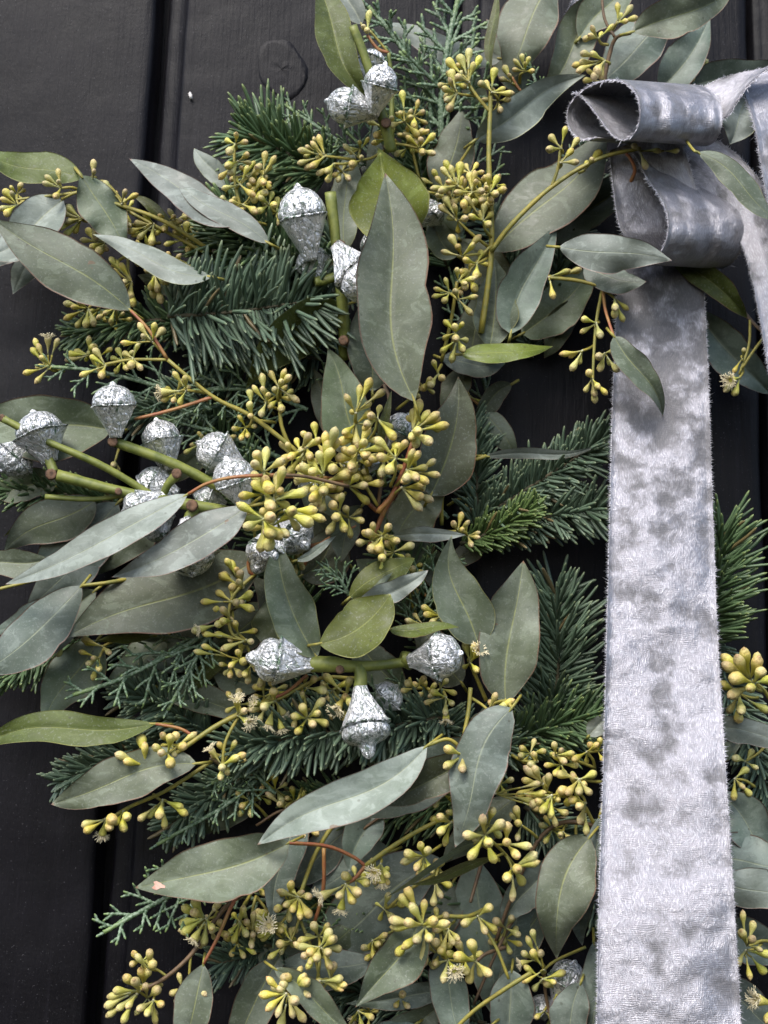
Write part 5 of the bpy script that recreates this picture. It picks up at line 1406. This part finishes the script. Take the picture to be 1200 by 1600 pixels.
cypress('pale cypress spray with hanging shoots above the long flat olive leaf', [(330, 985, 120), (270, 1020, 140), (190, 1060, 150), (114, 1086, 155)], 96, 9, 4.2, 10, .15)
cypress('hanging cypress shoots left of the bud spray at the lower left', [(330, 985, 130), (300, 1040, 150), (262, 1110, 152)], 66, 10, 3.8, 8)
cypress('small cypress tuft above the upright sage leaf', [(545, 930, 160), (530, 905, 175), (505, 885, 180)], 52, 11, 3.0, 9)
cypress('dark cypress spray right of the central olive leaf', [(640, 1000, 90), (665, 940, 110), (700, 860, 115)], 90, 12, 3.2, 11)
cypress('yellow-green cypress tip at the lower left against the black board', [(320, 1375, 130), (250, 1408, 145), (162, 1457, 155)], 82, 13, 4.4, 10)
cypress('small cypress shoot above the pink-spotted leaf', [(400, 1220, 110), (350, 1260, 120), (245, 1320, 120)], 50, 14, 3.8, 8)
cypress('dark cypress spray under the open flowers', [(430, 1240, 110), (380, 1200, 125), (330, 1225, 130)], 70, 15, 3.2, 9)
cypress('cypress sprig with scale leaves beside the brown buds at the top', [(850, 150, 90), (838, 130, 105), (826, 96, 108)], 26, 16, 2.8, 5)

cypress('dark cypress spray in the gap between the upright gumnut twig and the tallest leaf', [(560, 650, 60), (530, 560, 80), (500, 470, 90)], 84, 17, 3.4, 10)
cypress('dark cypress spray behind the red bud stalks at the middle', [(700, 810, 60), (640, 740, 80), (560, 690, 90)], 90, 18, 3.4, 11)
cypress('dark cypress spray right of the tallest leaf, above the dark gap', [(770, 640, 40), (735, 530, 60), (705, 430, 70)], 84, 19, 3.4, 10)
cypress('dark cypress spray just below the pink-spotted leaf', [(480, 1410, 70), (400, 1405, 85), (310, 1385, 90)], 80, 20, 3.6, 10)
cypress('dark cypress spray beneath the horizontal green twig', [(670, 1090, 60), (560, 1090, 90), (450, 1080, 100)], 84, 21, 3.4, 11)
cypress('dark cypress spray among the lowest buds', [(710, 1550, 60), (600, 1490, 80), (480, 1440, 90)], 90, 22, 3.4, 11)
cypress('dark cypress spray under the two long pale leaves', [(460, 930, 60), (380, 900, 80), (270, 850, 90)], 84, 23, 3.4, 10)

# ribbon
rb = thing('velvet_ribbon', 'grey crushed velvet ribbon tied in a bow with a long tail hanging over the wreath', 'ribbon', W((1050, 300, 60)))
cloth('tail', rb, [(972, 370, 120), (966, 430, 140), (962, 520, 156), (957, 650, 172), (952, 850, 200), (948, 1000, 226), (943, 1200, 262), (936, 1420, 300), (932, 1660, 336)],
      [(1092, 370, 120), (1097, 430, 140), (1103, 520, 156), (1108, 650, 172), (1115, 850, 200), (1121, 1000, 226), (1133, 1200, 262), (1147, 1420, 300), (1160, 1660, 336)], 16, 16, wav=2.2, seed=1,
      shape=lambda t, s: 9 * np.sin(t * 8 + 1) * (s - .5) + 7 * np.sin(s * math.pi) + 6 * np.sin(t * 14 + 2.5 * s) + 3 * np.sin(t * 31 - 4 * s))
def loop(name, x0, y0, D0, prof, a, wL, tilt, seed, n=7, flare=0.0):
    """ribbon bent round a horizontal axis; prof = (forward, up) points in px; the open left end turns towards the camera by a"""
    l, r = [], []
    sa, ca = math.sin(a), math.cos(a)
    for k, (f, u) in enumerate(prof):
        base = np.array([x0 + f * sa, y0 - u, D0 + f * ca])
        e = np.array([ca, tilt, -sa])
        l.append(base); r.append(base + e * (wL + flare * f) + np.array([0, 0, 0]))
    return cloth(name, rb, l, r, n, 18, wav=1.6, seed=seed, shape=lambda t, s: 3.2 * np.sin(s * 12 + seed + 2 * t) * np.sin(math.pi * t) + 2 * np.sin(s * 23 - 3 * t))
loop('bow_loop', 950, 172, 270, [(-30, -42), (-75, -46), (-112, -26), (-112, 6), (-66, 34), (0, 47), (50, 42), (84, 22), (92, -8), (78, -34), (50, -46), (16, -40), (-14, -20), (-52, 8), (-88, 26), (-104, 24)], math.radians(33), 152, .06, 2)
loop('bow_loop', 1020, 332, 246, [(-66, 104), (-40, 80), (-16, 54), (18, 26), (40, -6), (38, -40), (12, -70), (-22, -80), (-50, -66), (-60, -34), (-58, 6)], math.radians(35), 142, .05, 3, flare=.12)
# velvet falling from the knot to the right and turning down
cloth('tail', rb, [(1000, 262, 176), (1060, 274, 184), (1112, 312, 192), (1156, 378, 200), (1176, 440, 206), (1198, 560, 206), (1216, 680, 205)],
      [(980, 226, 170), (1060, 216, 180), (1130, 226, 190), (1200, 300, 200), (1245, 400, 208), (1275, 520, 206), (1300, 640, 205)], 12, 12, wav=2.0, seed=4)
cloth('bow_loop', rb, [(1060, 190, 190), (1110, 188, 215), (1136, 182, 235), (1152, 158, 250), (1175, 128, 262), (1215, 100, 262), (1270, 96, 250)],
      [(1050, 150, 190), (1090, 140, 205), (1120, 126, 215), (1150, 116, 222), (1190, 108, 226), (1235, 92, 222), (1290, 60, 210)], 9, 10, wav=1.5, seed=5)
cloth('bow_loop', rb, [(1156, 128, 205), (1168, 160, 240), (1180, 200, 255), (1188, 250, 262), (1200, 320, 262), (1215, 380, 250)],
      [(1230, 100, 190), (1250, 150, 220), (1258, 200, 240), (1262, 250, 246), (1270, 320, 244), (1280, 380, 235)], 10, 10, wav=1.6, seed=6)
cloth('knot', rb, [(952, 236, 196), (958, 290, 206), (966, 345, 204), (982, 380, 196), (996, 400, 180)], [(1060, 200, 206), (1080, 270, 206), (1100, 340, 196), (1108, 385, 186), (1112, 402, 176)], 8, 12, wav=2.5, seed=7)
cloth('bow_loop', rb, [(880, 30, 60), (890, 10, 75), (905, -20, 80)], [(930, 60, 60), (935, 15, 78), (945, -15, 82)], 8, 8, wav=1.5, seed=8)
